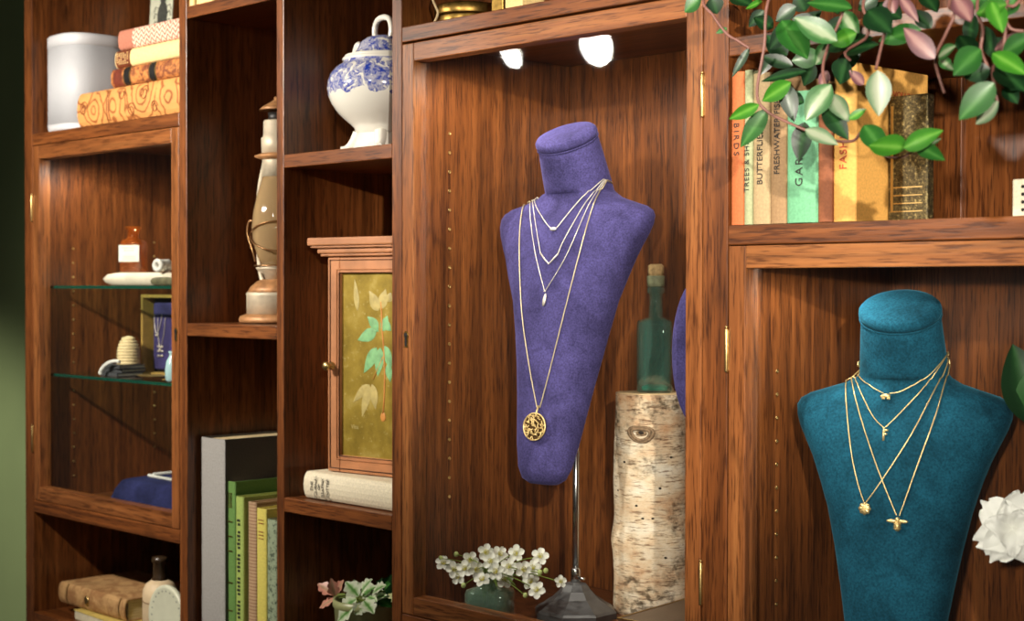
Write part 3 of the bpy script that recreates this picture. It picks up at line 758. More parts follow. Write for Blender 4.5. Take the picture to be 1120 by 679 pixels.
def patch(r, x0, x1, T, bulge, m, name='spine_label', lift=0.0006, f0=0.06, f1=0.94):
    pts = []
    for k in range(11):
        f = f0+(f1-f0)*k/10; a = -PI/2 + PI*f
        pts.append((-(bulge)*math.cos(a)-lift, T/2+(T/2)*math.sin(a)))
    sec = pts + [(y+lift*0.9, z) for y, z in pts[::-1]]
    mb = MB(); mb.loft([[Vector((x, y, z)) for y, z in sec] for x in (x0, x1)], True, True, smooth=False)
    return mb.build(name, m, r, world=False)
def pattern(name, base, dark, kind, scale=1.0, rough=0.6):
    m, nt, bs, N = newmat(name); v = coords(nt)
    sx = nt.nodes.new('ShaderNodeSeparateXYZ'); nt.links.new(v, sx.inputs[0]); X, Y, Z = sx.outputs
    if kind == 'zigzag':
        tri = mp(nt, 'ABSOLUTE', mp(nt, 'SUBTRACT', mp(nt, 'FRACT', mp(nt, 'MULTIPLY', X, 64*scale)), 0.5))
        st = mp(nt, 'FRACT', mp(nt, 'ADD', mp(nt, 'MULTIPLY', Z, 125*scale), mp(nt, 'MULTIPLY', tri, 2.0)))
        f = ramp(nt, st, [(0.0, (1,)*3), (0.38, (1,)*3), (0.46, (0,)*3), (0.92, (0,)*3), (1.0, (1,)*3)])
    elif kind == 'scroll':
        w = nt.nodes.new('ShaderNodeTexVoronoi'); w.feature = 'F1'; w.inputs['Scale'].default_value = 26*scale; nt.links.new(v, w.inputs['Vector'])
        n = noise(nt, v, 60*scale, 3)
        st = mp(nt, 'FRACT', mp(nt, 'ADD', mp(nt, 'MULTIPLY', w.outputs[0], 4.2), mp(nt, 'MULTIPLY', n, 1.1)))
        f = ramp(nt, st, [(0.0, (1,)*3), (0.16, (0.8,)*3), (0.26, (0,)*3), (0.88, (0,)*3), (1, (1,)*3)])
    elif kind == 'marble':
        f = ramp(nt, noise(nt, v, 90*scale, 6, 0.7, 1.5), [(0.42, (0,)*3), (0.56, (1,)*3)])
    elif kind == 'flecks':
        f = ramp(nt, noise(nt, v, 320*scale, 4, 0.75), [(0.50, (0,)*3), (0.60, (1,)*3)])
    elif kind == 'lines':
        f = ramp(nt, mp(nt, 'FRACT', mp(nt, 'MULTIPLY', X, 170*scale)), [(0.0, (1,)*3), (0.3, (1,)*3), (0.36, (0,)*3), (1, (0,)*3)])
    c = mixc(nt, f, base, dark)
    nz = noise(nt, v, 25, 3)
    c = mixc(nt, 0.5, c, ramp(nt, nz, [(0.3, (0.7,)*3), (0.7, (1.15,)*3)]), 'MULTIPLY')
    nt.links.new(c, bs.inputs['Base Color']); bs.inputs['Roughness'].default_value = rough
    bump(nt, bs, nz, 0.15, 0.001)
    return m
cloth = lambda n, c, r=0.75: plain(n, c, r, 0, 0.12, 380, 0.15)
TOPZ = 0.2685
# stack in the upper left bay
xl = lambda px, y=0.012: at(px, 120, y).x
M['tan_tool'] = pattern('tooled_tan_cloth', srgb(214, 150, 84), srgb(140, 78, 34), 'scroll', 0.75)
t1 = 0.058
bk = book('book', 'thick tan book with scrolling brown ornament, bottom of the stack beside the white speaker', 'book', XA0-xl(89)-0.004, t1, 0.16, M['tan_tool'], (xl(89), 0.014, TOPZ), (0, 0, 0), 'books stacked in the upper left bay', 0.010)
mb = MB()
def spiral(cx, cz, r, turns=1.5, T=t1, n=30):
    out = []
    for k in range(n):
        a = 2*PI*turns*k/(n-1); rr = r*(1-0.65*k/(n-1)); z = cz+rr*math.sin(a)
        out.append((cx+rr*math.cos(a), -0.010*math.sqrt(max(0, 1-((z-T/2)/(T/2))**2))-0.0003, z))
    return out
M['brown_ink'] = plain('brown_ink', srgb(128, 70, 30), 0.6)
for cx, cz, r in ((0.022, 0.030, 0.013), (0.022, 0.030, 0.007), (0.175, 0.016, 0.012), (0.145, 0.044, 0.011), (0.215, 0.040, 0.013), (0.245, 0.016, 0.010)):
    mb.tube(spiral(cx, cz, r), 0.0008, 5)
for x in (0.098, 0.104): mb.tube([(x, -0.010*math.sqrt(max(0, 1-((z-t1/2)/(t1/2))**2))-0.0004, z) for z in [0.004+0.05*k/12 for k in range(13)]], 0.0010, 5)
mb.build('spine_ornament', M['brown_ink'], bk, world=False)
z = TOPZ + t1 + 0.0006; t2 = 0.030
M['marbled'] = pattern('marbled_calf', srgb(196, 128, 66), srgb(110, 54, 30), 'marble', 0.8)
xb = xl(123)
bk = book('book', 'brown marbled book with two black spine bands, third from the top of the stack', 'book', XA0-xb-0.005, t2, 0.15, M['marbled'], (xb, 0.016, z), (0, 0, 0), 'books stacked in the upper left bay', 0.007)
for x in (0.040, 0.118):
    patch(bk, x, x+0.021, t2, 0.007, M['brass'], 'gilt_band', 0.0004); patch(bk, x+0.003, x+0.018, t2, 0.007, M['black'], 'black_band', 0.0009)
patch(bk, 0.008, 0.034, t2, 0.007, plain('maroon_leather', srgb(104, 46, 30), 0.5, 0, .3, 90), 'maroon_band', 0.0005)
z += t2 + 0.0006; t3 = 0.028; M['cream_cloth'] = cloth('cream_cloth', srgb(226, 196, 136))
xb = xl(127)
bk = book('book', 'cream book with a brown lettered spine label, second from the top of the stack', 'book', XA0-xb-0.005, t3, 0.14, M['cream_cloth'], (xb, 0.016, z), (0, 0, 0), 'books stacked in the upper left bay', 0.006)
M['label_brown'] = plain('label_brown', srgb(106, 52, 28), 0.5)
patch(bk, 0.003, 0.047, t3, 0.006, M['label_brown'])
mb = MB()
for i, x in enumerate((0.009, 0.015, 0.021, 0.028, 0.034, 0.041)):
    for k in range(6):
        if (i*5+k*3) % 7 == 0: continue
        zz = 0.0045+k*0.0033; mb.box(x-0.0010, x+0.0010, -0.0073-0.001*math.sin(PI*zz/t3)*0, -0.0062, zz, zz+0.0022)
mb.build('gilt_lettering', M['cream_cloth'], bk, world=False)
z += t3 + 0.0006; t4 = 0.032
M['pink_zig'] = pattern('pink_herringbone', srgb(228, 200, 176), srgb(178, 92, 74), 'zigzag', 1.0)
xb = xl(131)
bk = book('book', 'pink and white herringbone book with a dusky rose spine end, topmost of the stack', 'book', XA0-xb-0.005, t4, 0.14, M['pink_zig'], (xb, 0.016, z), (0, 0, 0), 'books stacked in the upper left bay', 0.006)
patch(bk, -0.0002, 0.042, t4, 0.006, cloth('dusky_rose', srgb(170, 108, 86)), 'spine_end', 0.0006, 0.0, 1.0)
# speaker
sx, sy = -2.484, 0.0665
sp = thing('speaker', 'white rounded wireless speaker standing left of the book stack', 'speaker', (sx, sy, TOPZ))
def se(w, d, z, e=3.0, n=56): 
    out = []
    for k in range(n):
        a = 2*PI*k/n; ca, sa = math.cos(a), math.sin(a); r = ((abs(ca)/w)**e+(abs(sa)/d)**e)**(-1/e); out.append((sx+r*ca, sy+r*sa, z))
    return out
sh = at(92, 33, 0.02).z - TOPZ
mb = MB(); mb.loft([se(0.056, 0.056, TOPZ), se(0.0595, 0.0595, TOPZ+0.002), se(0.0605, 0.0605, TOPZ+0.012)]); mb.build('base', M['white_plastic'], sp)
mb = MB(); mb.loft([se(0.0603, 0.0603, TOPZ+0.012), se(0.0603, 0.0603, TOPZ+sh-0.021)]); mb.build('grille', M['white_mesh'], sp)
mb = MB(); mb.loft([se(0.0607, 0.0607, TOPZ+sh-0.021), se(0.0607, 0.0607, TOPZ+sh-0.003), se(0.058, 0.058, TOPZ+sh), se(0.05, 0.05, TOPZ+sh)]); mb.build('top_cap', M['white_plastic'], sp)
# card with a beetle print behind the stack
cy_ = 0.19; ca, cb = at(146, 20, cy_), at(190, 20, cy_)
card = thing('print', 'pale card with a dark beetle drawing leaning behind the book stack', 'print', ((ca.x+cb.x)/2-0.0, cy_, TOPZ), (math.radians(-4), 0, 0))
w2 = 0.038
MB().box(-w2, w2, 0, 0.0015, 0, 0.26).build('card', plain('pale_card', srgb(196, 198, 176), 0.8), card, world=False)
mb = MB(); mb.ball((0.006, -0.0004, 0.222), 0.001, 17, 0.5, 26, 30)
mb.ball((0.006, -0.0004, 0.250), 0.001, 10, 0.5, 6, 20)
for sgn in (-1, 1):
    for zz in (0.20, 0.214, 0.226):
        mb.tube([(0.006+sgn*0.014, -0.0005, zz+.01), (0.006+sgn*0.024, -0.0005, zz+0.014), (0.006+sgn*0.028, -0.0005, zz+0.004)], 0.0008, 5)
mb.ball((-0.015, -0.0004, 0.182), 0.001, 5, 0.5, 3, 12); mb.ball((-0.010, -0.0004, 0.188), 0.001, 4, 0.5, 2.5, 12)
mb.build('beetle_drawing', plain('grey_ink', srgb(58, 60, 54), 0.8, 0, 0.5, 200), card, world=False)
# two small books on the board above the second bay
for i, (a, b, lab) in enumerate(((206.4, 211.5, 'thin cream book on the board above the lantern bay, leftmost one'), (213, 232, 'thick cream book on the board above the lantern bay, right of the thin one'))):
    x0, x1 = at(a, 4, 0.004).x, at(b, 4, 0.004).x
    book('book', lab, 'book', 0.15, x1-x0, 0.11, M['cream_cloth'], (x0+ (x1-x0), 0.008, 0.4286), (0, -PI/2, 0), 'cream books above the lantern')
# ------------------------------------------------------------------ left cabinet contents
G1, G2, G3 = 0.0020, -0.1530, -0.3760
M['marble'] = plain('white_stone', srgb(216, 206, 186), 0.6, 0, 0.1, 40, 0.3); M['dark_stone'] = plain('mossy_stone', srgb(96, 92, 66), 0.8, 0, 0.3, 90, 0.4)
gy = 0.055
xa_, xb_ = at(104, 300, gy).x, at(186, 300, gy).x
def slab(name, lab, x0, x1, y0, y1, z0, z1, m, seed):
    cx, cyy = (x0+x1)/2, (y0+y1)/2; r = thing(name, lab, 'stone', (cx, cyy, z0)); n = 40; rr = random.Random(seed); ph = rr.random()*6
    def L(s, z): return [(cx + (x1-x0)/2*s*math.copysign(abs(math.cos(a))**.8, math.cos(a))*(1+.05*math.sin(3*a+ph)), cyy+(y1-y0)/2*s*math.copysign(abs(math.sin(a))**.8, math.sin(a))*(1+.06*math.sin(2*a+ph)), z) for a in [2*PI*k/n for k in range(n)]]
    mb = MB(); mb.loft([L(.86, z0), L(.97, z0+(z1-z0)*.25), L(1, z0+(z1-z0)*.55), L(.93, z0+(z1-z0)*.88), L(.8, z1)]); mb.build('stone', m, r); return r
slab('stone', 'dark mossy flat stone at the right end of the upper glass shelf', at(155, 305, 0.035).x, XA0-0.012, 0.036, 0.075, G1, G1+0.0135, M['dark_stone'], 2)
slab('stone', 'long flat white stone on the upper glass shelf under the amber bottle', at(110, 300, 0.11).x, XA0-0.016, 0.085, 0.165, G1, G1+0.022, M['marble'], 4)
zb = G1+0.0225; bxx = at(146, 270, 0.125).x; c = Vector((bxx, 0.125, zb))
ab = thing('apothecary_bottle', 'small amber glass bottle with a white label on the upper glass shelf', 'bottle', c)
Mr = Matrix.Rotation(math.radians(32), 3, 'Z')
def rq(w, d, z, e=5.0, n=40):
    out = []
    for k in range(n):
        a = 2*PI*k/n; ca, sa = math.cos(a), math.sin(a); r = ((abs(ca)/w)**e+(abs(sa)/d)**e)**(-1/e); out.append(c + Mr @ Vector((r*ca, r*sa, z)))
    return out
rr_ = lambda r, z: [c + Vector((r*math.cos(2*PI*k/40), r*math.sin(2*PI*k/40), z)) for k in range(40)]
mb = MB(); mb.loft([rq(.020, .015, 0), rq(.0215, .0165, .002), rq(.0215, .0165, .050), rq(.019, .014, .057), rr_(.0105, .061), rr_(.0100, .074), rr_(.0140, .076), rr_(.0145, .080), rr_(.012, .081), rr_(.0085, .081), rr_(.0085, .062), rq(.018, .013, .052), rq(.018, .013, .004)])
mb.build('bottle_body', M['amber'], ab)
mb = MB()
mb.box(-0.0195, 0.0195, -0.0172, -0.0167, 0.019, 0.048, 0, None)
for v in mb.bm.verts: v.co = c + Mr @ v.co
mb.build('paper_label', plain('paper_label', srgb(232, 230, 218), 0.7, 0, .04), ab)
mb = MB()
for zz, w in ((0.0425, 0.013), (0.038, 0.009), (0.027, 0.011), (0.023, 0.012)):
    k = -w
    while k < w:
        q = MB; mb.box(k, k+0.0016, -0.0174, -0.0171, zz, zz+0.0013); k += 0.0024
for v in mb.bm.verts: v.co = c + Mr @ v.co
mb.build('label_print', plain('faded_print', srgb(150, 150, 150), 0.8), ab)
rc = Vector((at(164, 288, 0.068).x, 0.092, zb+0.0112))
rg_ = thing('napkin_ring', 'short white ceramic ring lying in front of the amber bottle', 'ring', rc - Vector((0, 0, .0112)))
Q_ = Matrix.Rotation(math.radians(-75), 3, 'Z') @ Matrix.Rotation(PI/2, 3, 'Y')
mb = MB(); mb.lathe([(.0042, -.014), (.0095, -.014), (.0108, -.012), (.0100, -.004), (.0100, .006), (.0110, .012), (.0098, .014), (.0048, .014), (.0042, .010), (.0042, -.010)], rc, 30, M=Matrix.Rotation(math.radians(15), 3, 'Z') @ Matrix.Rotation(PI/2, 3, 'X'), cap=False)
mb.build('ring', M['white'], rg_)
# lower glass shelf: beehive, slates, tusk, framed jewellery, brass dish
sy_ = 0.085; sx_ = at(137, 405, sy_).x
for i in range(3):
    s = thing('trinket_book', ['tiny dark book at the bottom of the pile under the beehive', 'tiny dark book in the middle of the pile under the beehive', 'tiny dark book at the top of the pile under the beehive'][i], 'book', (sx_-0.030+0.002*i, sy_-0.03, G2+0.0066*i), (0, 0, math.radians((-4, 3, -2)[i])), 'tiny books under the beehive')
    MB().box(0, 0.062, 0, 0.0012+0.048, 0, 0.0016, 0.0003).build('cover', M['dk'] if 'dk' in M else M.setdefault('dk', cloth('charcoal_cloth', srgb(66, 68, 72))), s, world=False)
    MB().box(0, 0.062, 0, 0.049, 0.0048, 0.0062, 0.0003).build('cover', M['dk'], s, world=False)
    MB().box(0.0, 0.062, 0, 0.0016, 0.0012, 0.0052).build('spine', M['dk'], s, world=False)
    MB().box(0.0015, 0.0605, 0.0016, 0.0475, 0.0017, 0.0047).build('page_block', plain('pale_pages', srgb(190, 186, 170), 0.8), s, world=False)
hz = G2+0.0066*3; hc = Vector((at(140.5, 385, sy_-0.003).x, sy_-0.003, hz))
hive = thing('beehive_ornament', 'small cream ribbed beehive ornament on the lower glass shelf', 'ornament', hc)
M['wax'] = plain('beeswax_cream', srgb(226, 204, 156), 0.6, 0, .08, 60)
prof = []
for k in range(9):
    t = k/9; r = 0.0195*math.sqrt(max(0.02, 1-(max(0, t-.30)/.72)**2.2)); zz = 0.046*t
    prof += [(r*0.93, zz), (r, zz+0.0012), (r, zz+0.0034), (r*.93, zz+0.0046)]
prof += [(0.006, 0.0475), (0.002, 0.0485)]
MB().lathe(prof, hc, 36).build('ribbed_dome', M['wax'], hive)
tk = thing('shell_tusk', 'curved white tusk-like shell left of the beehive ornament', 'shell', at(110, 411, 0.06))
pts = [at(110, 410, 0.042), at(111.5, 404, 0.042), at(117, 398, 0.044), at(125, 395, 0.046), at(131, 395.5, 0.048)]
pts[0].z = G2+0.004; off = None
MB().tube(spline(pts, 8), lambda t: 0.0042-0.0015*t, 12).build('tusk', M['white'], tk)
# frame: deep glass-fronted box
fy = 0.115; fx0 = at(154, 370, fy).x; fz1 = at(154, 322, fy).z; fw = 0.105
fr_ = thing('jewellery_frame', 'brass framed box with purple velvet and fine necklaces on the lower glass shelf', 'frame', (fx0, fy, G2), (0, 0, 0))
fh = fz1-G2
M['black_mat'] = plain('black_mat', srgb(20, 22, 18), 0.8)
mb = MB()
for a in ((0, 0.0055, 0, 0.028, 0, fh), (fw-0.0055, fw, 0, 0.028, 0, fh), (0.0055, fw-0.0055, 0, 0.028, fh-0.0055, fh), (0.0055, fw-0.0055, 0, 0.028, 0, 0.0055)):
    mb.box(*a, 0.0006)
mb.build('brass_frame', plain('satin_brass', srgb(196, 160, 84), .5, .3, .2, 60), fr_, world=False)
MB().box(0.0055, fw-0.0055, 0.024, 0.027, 0.0055, fh-0.0055).build('mount', M['black_mat'], fr_, world=False)
MB().box(0.017, fw-0.015, 0.014, 0.024, 0.010, fh-0.014, 0.003).build('velvet_panel', M['purple'], fr_, world=False)
mb = MB()
for dx, z0_, z1_ in ((0.032, 0.105, 0.072), (0.043, 0.100, 0.048)):
    mb.tube(spline([(dx-0.008, 0.0125, z0_), (dx-0.007, 0.0122, (z0_+z1_)/2), (dx, 0.0122, z1_), (dx+0.012, 0.0122, (z0_+z1_)/2), (dx+0.016, 0.0125, z0_)], 6), 0.0007, 5)
    mb.ball((dx, 0.012, z1_-0.003), 0.0028, seg=10)
for k in range(3):
    for s_ in (-1, 1): mb.ball((0.043+s_*0.005, 0.012, 0.050-0.008*k), 0.003, 1.5, .5, .7, 10)
mb.build('framed_necklaces', M['pale_gold'], fr_, world=False)
dc = Vector((at(168, 412, 0.062).x, 0.062, G2))
dish = thing('brass_dish', 'small shallow brass dish in front of the jewellery frame', 'dish', dc)
MB().lathe([(0.015, 0), (0.018, 0.0008), (0.030, 0.006), (0.031, 0.0066), (0.029, 0.0066), (0.017, 0.002), (0.001, 0.0016)], dc, 36, sx=1.1, sy=.8).build('dish', M['brass'], dish)
vc = Vector((at(189, 400, 0.05).x, 0.05, G2))
vv = thing('glass_vial', 'pale blue glass vial at the right edge of the lower glass shelf', 'vial', vc)
MB().lathe([(.009, 0), (.012, .003), (.0125, .02), (.010, .034), (.006, .040), (.0055, .046), (.0075, .048), (.006, .049)], vc, 24).build('vial', plain('pale_blue_glass', srgb(178, 214, 220), 0.15, 0, .05), vv)
# cushion
M['navy2'] = M['navy']
cx0, cx1 = at(119, 545, 0.04).x, XA0-0.006
cu = thing('velvet_cushion', 'navy velvet wedge cushion on the floor of the left cabinet', 'cushion', ((cx0+cx1)/2, 0.12, G3))
nx, ny = 30, 26; top = []
def cz(u, v): return G3 + 0.012 + 0.040*(1-(2*u-1)**20)*(1-abs(2*v-1)**18) + 0.006*v
rows = [[Vector((cx0+(cx1-cx0)*u, 0.04+0.19*v, cz(u, v))) for u in [k/nx for k in range(nx+1)]] for v in [k/ny for k in range(ny+1)]]
rb = [[Vector((p.x, p.y, G3+0.0005)) for p in row] for row in rows]
mb = MB(); mb.loft([rb[0]]+rows+[rb[-1]], closed=False)
mb.loft([[r_[0] for r_ in rows], [r_[0] for r_ in rb]], closed=False); mb.loft([[r_[-1] for r_ in rows], [r_[-1] for r_ in rb]], closed=False)
mb.build('cushion', M['navy'], cu)
nk = thing('beaded_bracelet', 'pale beaded bracelet laid across the navy cushion', 'bracelet', ((cx0+cx1)/2, 0.16, G3+0.058))
mb = MB()
pth = spline([(cx0+0.045, 0.10, 0), (cx0+0.060, 0.15, 0), (cx0+0.12, 0.165, 0), (cx1-0.03, 0.15, 0), (cx1-0.012, 0.10, 0), (cx0+0.14, 0.085, 0), (cx0+0.05, 0.088, 0)], 14)
for k in range(0, len(pth), 1):
    p = pth[k]; u = (p.x-cx0)/(cx1-cx0); v = (p.y-0.04)/0.19; mb.ball((p.x, p.y, cz(min(.97, max(.03, u)), v)+0.0028), 0.0030, seg=8)
mb.build('beads', M['white'], nk)
# ------------------------------------------------------------------ bottom left bay
SB = SH + 0.0006
mg = thing('magazine', 'pale yellow booklet under the worn brown book in the bottom left bay', 'booklet', (at(96, 674, 0.03).x, 0.02, SB), (0, 0, math.radians(-3)))
MB().box(-0.03, 0.175, 0.0, 0.16, 0, 0.015, 0.001).build('page_block', plain('cream_paper', srgb(214, 206, 176), .8), mg, world=False)
MB().box(-0.031, 0.176, -0.001, 0.161, 0.015, 0.0165, 0.0003).build('cover', plain('yellow_cover', srgb(206, 184, 100), .6), mg, world=False)
zb2 = SB+0.0172; x0 = at(68, 650, 0.035).x
M['worn'] = pattern('worn_tan_leather', srgb(192, 152, 100), srgb(156, 112, 68), 'marble', 0.35, 0.75)
bk = book('book', 'worn tan leather book lying on a yellow booklet in the bottom left bay', 'book', 0.225, 0.037, 0.15, M['worn'], (x0, 0.035, zb2), (0, 0, math.radians(0)), None, 0.007)
for x in (0.028, 0.205): patch(bk, x, x+0.003, 0.037, 0.007, M['old_brass'], 'gilt_line')
mb = MB(); mb.lathe([(0.008, 0), (0.008, 0.0012), (0.005, 0.002)], (0.10, -0.007, 0.018), 24, M=Matrix.Rotation(PI/2, 3, 'X')); mb.build('gilt_roundel', M['brass'], bk, world=False)
jc = Vector((at(168, 660, 0.022).x, 0.034, SB)); ZZ = (1647*1.334-1700*jc.x)/2367
jg = thing('stoneware_bottle', 'cream stoneware bottle with a dark neck in the bottom left bay', 'bottle', jc)
hs = at(168, 637, 0.034).z - SB
MB().lathe([(.026, 0), (.028, .003), (.028, hs-.020), (.0275, hs-.008), (.022, hs+.002), (.013, hs+.008)], jc, 40).build('body', plain('stoneware', srgb(206, 184, 148), .55, 0, .12, 40, .2), jg)
MB().lathe([(.014, hs+.006), (.0115, hs+.012), (.0105, hs+.035), (.013, hs+.037), (.013, hs+.044), (.009, hs+.045)], jc, 30).build('neck', plain('dark_glaze', srgb(54, 40, 26), .3), jg)
mb = MB()
for zz in (hs-.026, hs-.060, hs-.085): mb.tube([jc+Vector((.0283*math.cos(2*PI*k/40), .0283*math.sin(2*PI*k/40), zz+.0015*math.sin(4*PI*k/40))) for k in range(40)], .0006, 5, True)
mb.build('twine_lines', plain('twine_brown', srgb(110, 76, 48), .8), jg)
pc = at(196, 684, 0.010); pr = 0.052; pc = Vector((pc.x-0.004, 0.012, SB+pr))
pl = thing('round_plate', 'pale round plate standing on edge at the right of the bottom left bay', 'plate', (pc.x, pc.y, SB))
Mx = Matrix.Rotation(PI/2, 3, 'X')
pc.x = XA0 - pr - 0.001 if pc.x + pr > XA0 else pc.x
MB().lathe([(pr*.9, -0.005), (pr, -0.003), (pr, 0.003), (pr*.97, 0.005), (pr*.90, 0.0042), (0.001, 0.0040)], pc, 60, M=Mx).build('plate', plain('pale_enamel', srgb(206, 208, 184), .4, 0, .04), pl)
mb = MB()
for k in range(24):
    a = 2*PI*k/24; mb.ball(pc + Vector((pr*.82*math.cos(a), -0.0042, pr*.82*math.sin(a))), 0.0016, 1.3, .3, .9, 8)
mb.build('rim_decoration', plain('grey_leaf_print', srgb(140, 144, 130), .6), pl)
# ------------------------------------------------------------------ second bay: lantern and tall books
LZ = -0.0555; lx, ly = -1.9635, 0.100
Lc = Vector((lx, ly, LZ)); Zl = (1647*(ly+1.3)-1700*lx)/2367; kz = Zl/1700
def lz(py): return (314-py)*kz - LZ           # height above the shelf
M['lant'] = plain('weathered_cream_metal', srgb(196, 184, 160), 0.5, 0.2, 0.28, 34, 0.3)
M['rust'] = plain('rusty_rim', srgb(176, 128, 84), 0.5, 0.3, 0.3, 80, 0.3)
M['wire'] = plain('wire_bronze', srgb(150, 112, 74), 0.35, 0.8)
la = thing('hurricane_lantern', 'old cream metal hurricane lantern with a smoked globe on the middle shelf', 'lantern', Lc)
P = lambda r, py: (r, lz(py))
MB().lathe([P(.057, 352.8), P(.058, 350), P(.056, 346), P(.047, 343.5)], Lc, 48).build('base_rim', M['rust'], la)
MB().lathe([P(.046, 344), P(.046, 324), P(.047, 322), P(.045, 320)], Lc, 48).build('fuel_tank', M['lant'], la)
MB().lathe([P(.046, 321.5), P(.040, 314), P(.030, 308), P(.024, 306)], Lc, 48).build('tank_shoulder', M['rust'], la)
MB().lathe([P(.016, 308), P(.020, 300), P(.031, 295), P(.032, 293), P(.024, 291)], Lc, 40).build('burner', M['lant'], la)
MB().lathe([P(.022, 293), P(.029, 282), P(.036, 266), P(.0385, 250), P(.036, 232), P(.030, 214), P(.024, 200), P(.021, 192)], Lc, 48).build('glass_globe', M['globe'], la)
MB().lathe([P(.022, 194), P(.022, 178), P(.0225, 175)], Lc, 40).build('globe_collar', M['lant'], la)
MB().lathe([P(.021, 176), P(.034, 172.5), P(.033, 171), P(.023, 168.5)], Lc, 40).build('flange', M['rust'], la)
MB().lathe([P(.023, 170), P(.0235, 152), P(.0205, 150), P(.020, 134), P(.0185, 132.5)], Lc, 40).build('chimney', M['lant'], la)
MB().lathe([P(.013, 134), P(.013, 124)], Lc, 30).build('vent_neck', M['black'], la)
MB().lathe([P(.027, 121.5), P(.022, 118), P(.010, 113), P(.004, 110), P(.004, 107)], Lc, 40).build('chimney_cap', M['rust'], la)
mb = MB()
for s_ in (-1, 1):
    aa = math.radians(200)
    u = Vector((math.cos(math.radians(0)), math.sin(math.radians(0)), 0))*s_
    mb.tube(spline([Lc+u*.022+Vector((0, 0, lz(168))), Lc+u*.034+Vector((0, 0, lz(182))), Lc+u*.047+Vector((0, 0, lz(215))), Lc+u*.049+Vector((0, 0, lz(265))), Lc+u*.042+Vector((0, 0, lz(300))), Lc+u*.030+Vector((0, 0, lz(312)))], 10), 0.0040, 10)
mb.build('air_tubes', M['lant'], la)
mb = MB()
for za, zb_ in ((243, 275), (275, 243)):
    mb.tube([Lc + Vector((.0405*math.cos(a), .0405*math.sin(a), (lz(za)+lz(zb_))/2 + (lz(za)-lz(zb_))/2*math.cos(a+0.6))) for a in [2*PI*k/48 for k in range(48)]], .0012, 6, True)
mb.tube([Lc + Vector((.034*math.cos(a), .034*math.sin(a), lz(291))) for a in [2*PI*k/48 for k in range(48)]], .0013, 6, True)
q = at(271, 252, ly-0.03); 
mb.build('wire_guard', M['wire'], la)
# a handle loop of wire
mb = MB(); a0 = Lc+Vector((-.040, -.012, lz(243))); mb.tube(spline([a0, a0+Vector((-.010, -.004, .002)), a0+Vector((-.012, -.006, -.018)), a0+Vector((.002, -.006, -.045)), a0+Vector((.014, -.010, -.060))], 8), .0013, 6); mb.build('wire_loop', M['wire'], la)
# books standing in the second bay: (left px, right px, top py, depth of spine, book depth, colours)
def standing(name, lab, a, b, py, y, Wd, mat, sp=None, bulge=0.004, group=None, zbase=SB, ang=0.0, page=None):
    x0, x1 = at(a, 560, y).x, at(b, 560, y).x
    if zbase > 0: x0, x1 = at(a, 200, y).x, at(b, 200, y).x
    h = at((a+b)/2, py, y).z - zbase
    r = book(name, lab, 'book', h, x1-x0, Wd, mat, (x1, y, zbase), (0, -PI/2, ang), group, bulge, sp, page)
    return r, h, x1-x0
GB = 'books standing under the lantern'
M['grey_linen'] = cloth('grey_linen', srgb(150, 148, 144)); M['charcoal'] = cloth('charcoal_cloth_cover', srgb(84, 80, 76))
M['green_c'] = cloth('green_cloth', srgb(92, 130, 62)); M['lime_c'] = cloth('pale_green_cloth', srgb(150, 170, 86)); M['tan_c'] = cloth('tan_cloth', srgb(172, 140, 108))
M['yel_c'] = cloth('yellow_cloth', srgb(196, 184, 88)); M['sage_c'] = pattern('sage_patterned', srgb(142, 156, 128), srgb(54, 70, 52), 'flecks', 0.5)
standing('book', 'tall thick book with a pale grey linen spine and charcoal cover under the lantern', 221, 246.5, 479, 0.020, 0.24, M['charcoal'], M['grey_linen'], 0.0025, GB)
r, h, T = standing('book', 'dark green cloth book with faint gilt lines, beside the tall grey one', 247.3, 258, 526, 0.028, 0.20, M['green_c'], None, 0.003, GB)
for f in (0.78, 0.70, 0.62, 0.45, 0.30, 0.22): MB().box(h*f, h*f+0.002, -0.0036, -0.0028, T*.2, T*.8).build('gilt_line', M['old_brass'], r, world=False)
mb = MB()
for k in range(7): mb.box(h*(0.86+0.012*k), h*(0.86+0.012*k)+0.0014, -0.0036, -0.0028, T*.25, T*.75)
mb.box(h*.86, h*.935, -.0031, -.0029, T*.28, T*.32); mb.build('gilt_title', M['old_brass'], r, world=False)
r, h, T = standing('book', 'light green cloth book with dark vertical lettering, between dark green and tan books', 258.8, 267, 543, 0.024, 0.19, M['lime_c'], None, 0.003, GB)
mb = MB()
for k in range(26):
    if k % 6 == 5: continue
    mb.box(h*0.30+k*0.0058, h*0.30+k*0.0058+0.0035, -0.0036, -0.0028, T*.32, T*(.60+.1*(k % 2)))
mb.build('spine_lettering', M['black_mat'], r, world=False)
r, h, T = standing('book', 'tan book with fine horizontal lines, left of the yellow one', 272.3, 281, 549, 0.030, 0.17, pattern('tan_lined', srgb(176, 146, 114), srgb(140, 106, 78), 'lines', 1.2), None, 0.003, GB)
r, h, T = standing('book', 'slim yellow book between the tan and the sage books', 281.6, 292, 556, 0.026, 0.17, M['yel_c'], None, 0.003, GB)
mb = MB()
for f in (0.93, 0.91, 0.86, 0.84, 0.82): mb.box(h*f, h*f+0.0012, -0.0036, -0.0028, T*.2, T*.7)
mb.build('spine_print', M['brown_ink'], r, world=False)
r, h, T = standing('book', 'sage green patterned book, rightmost under the lantern', 293, 303.5, 568, 0.026, 0.15, M['sage_c'], None, 0.003, GB)
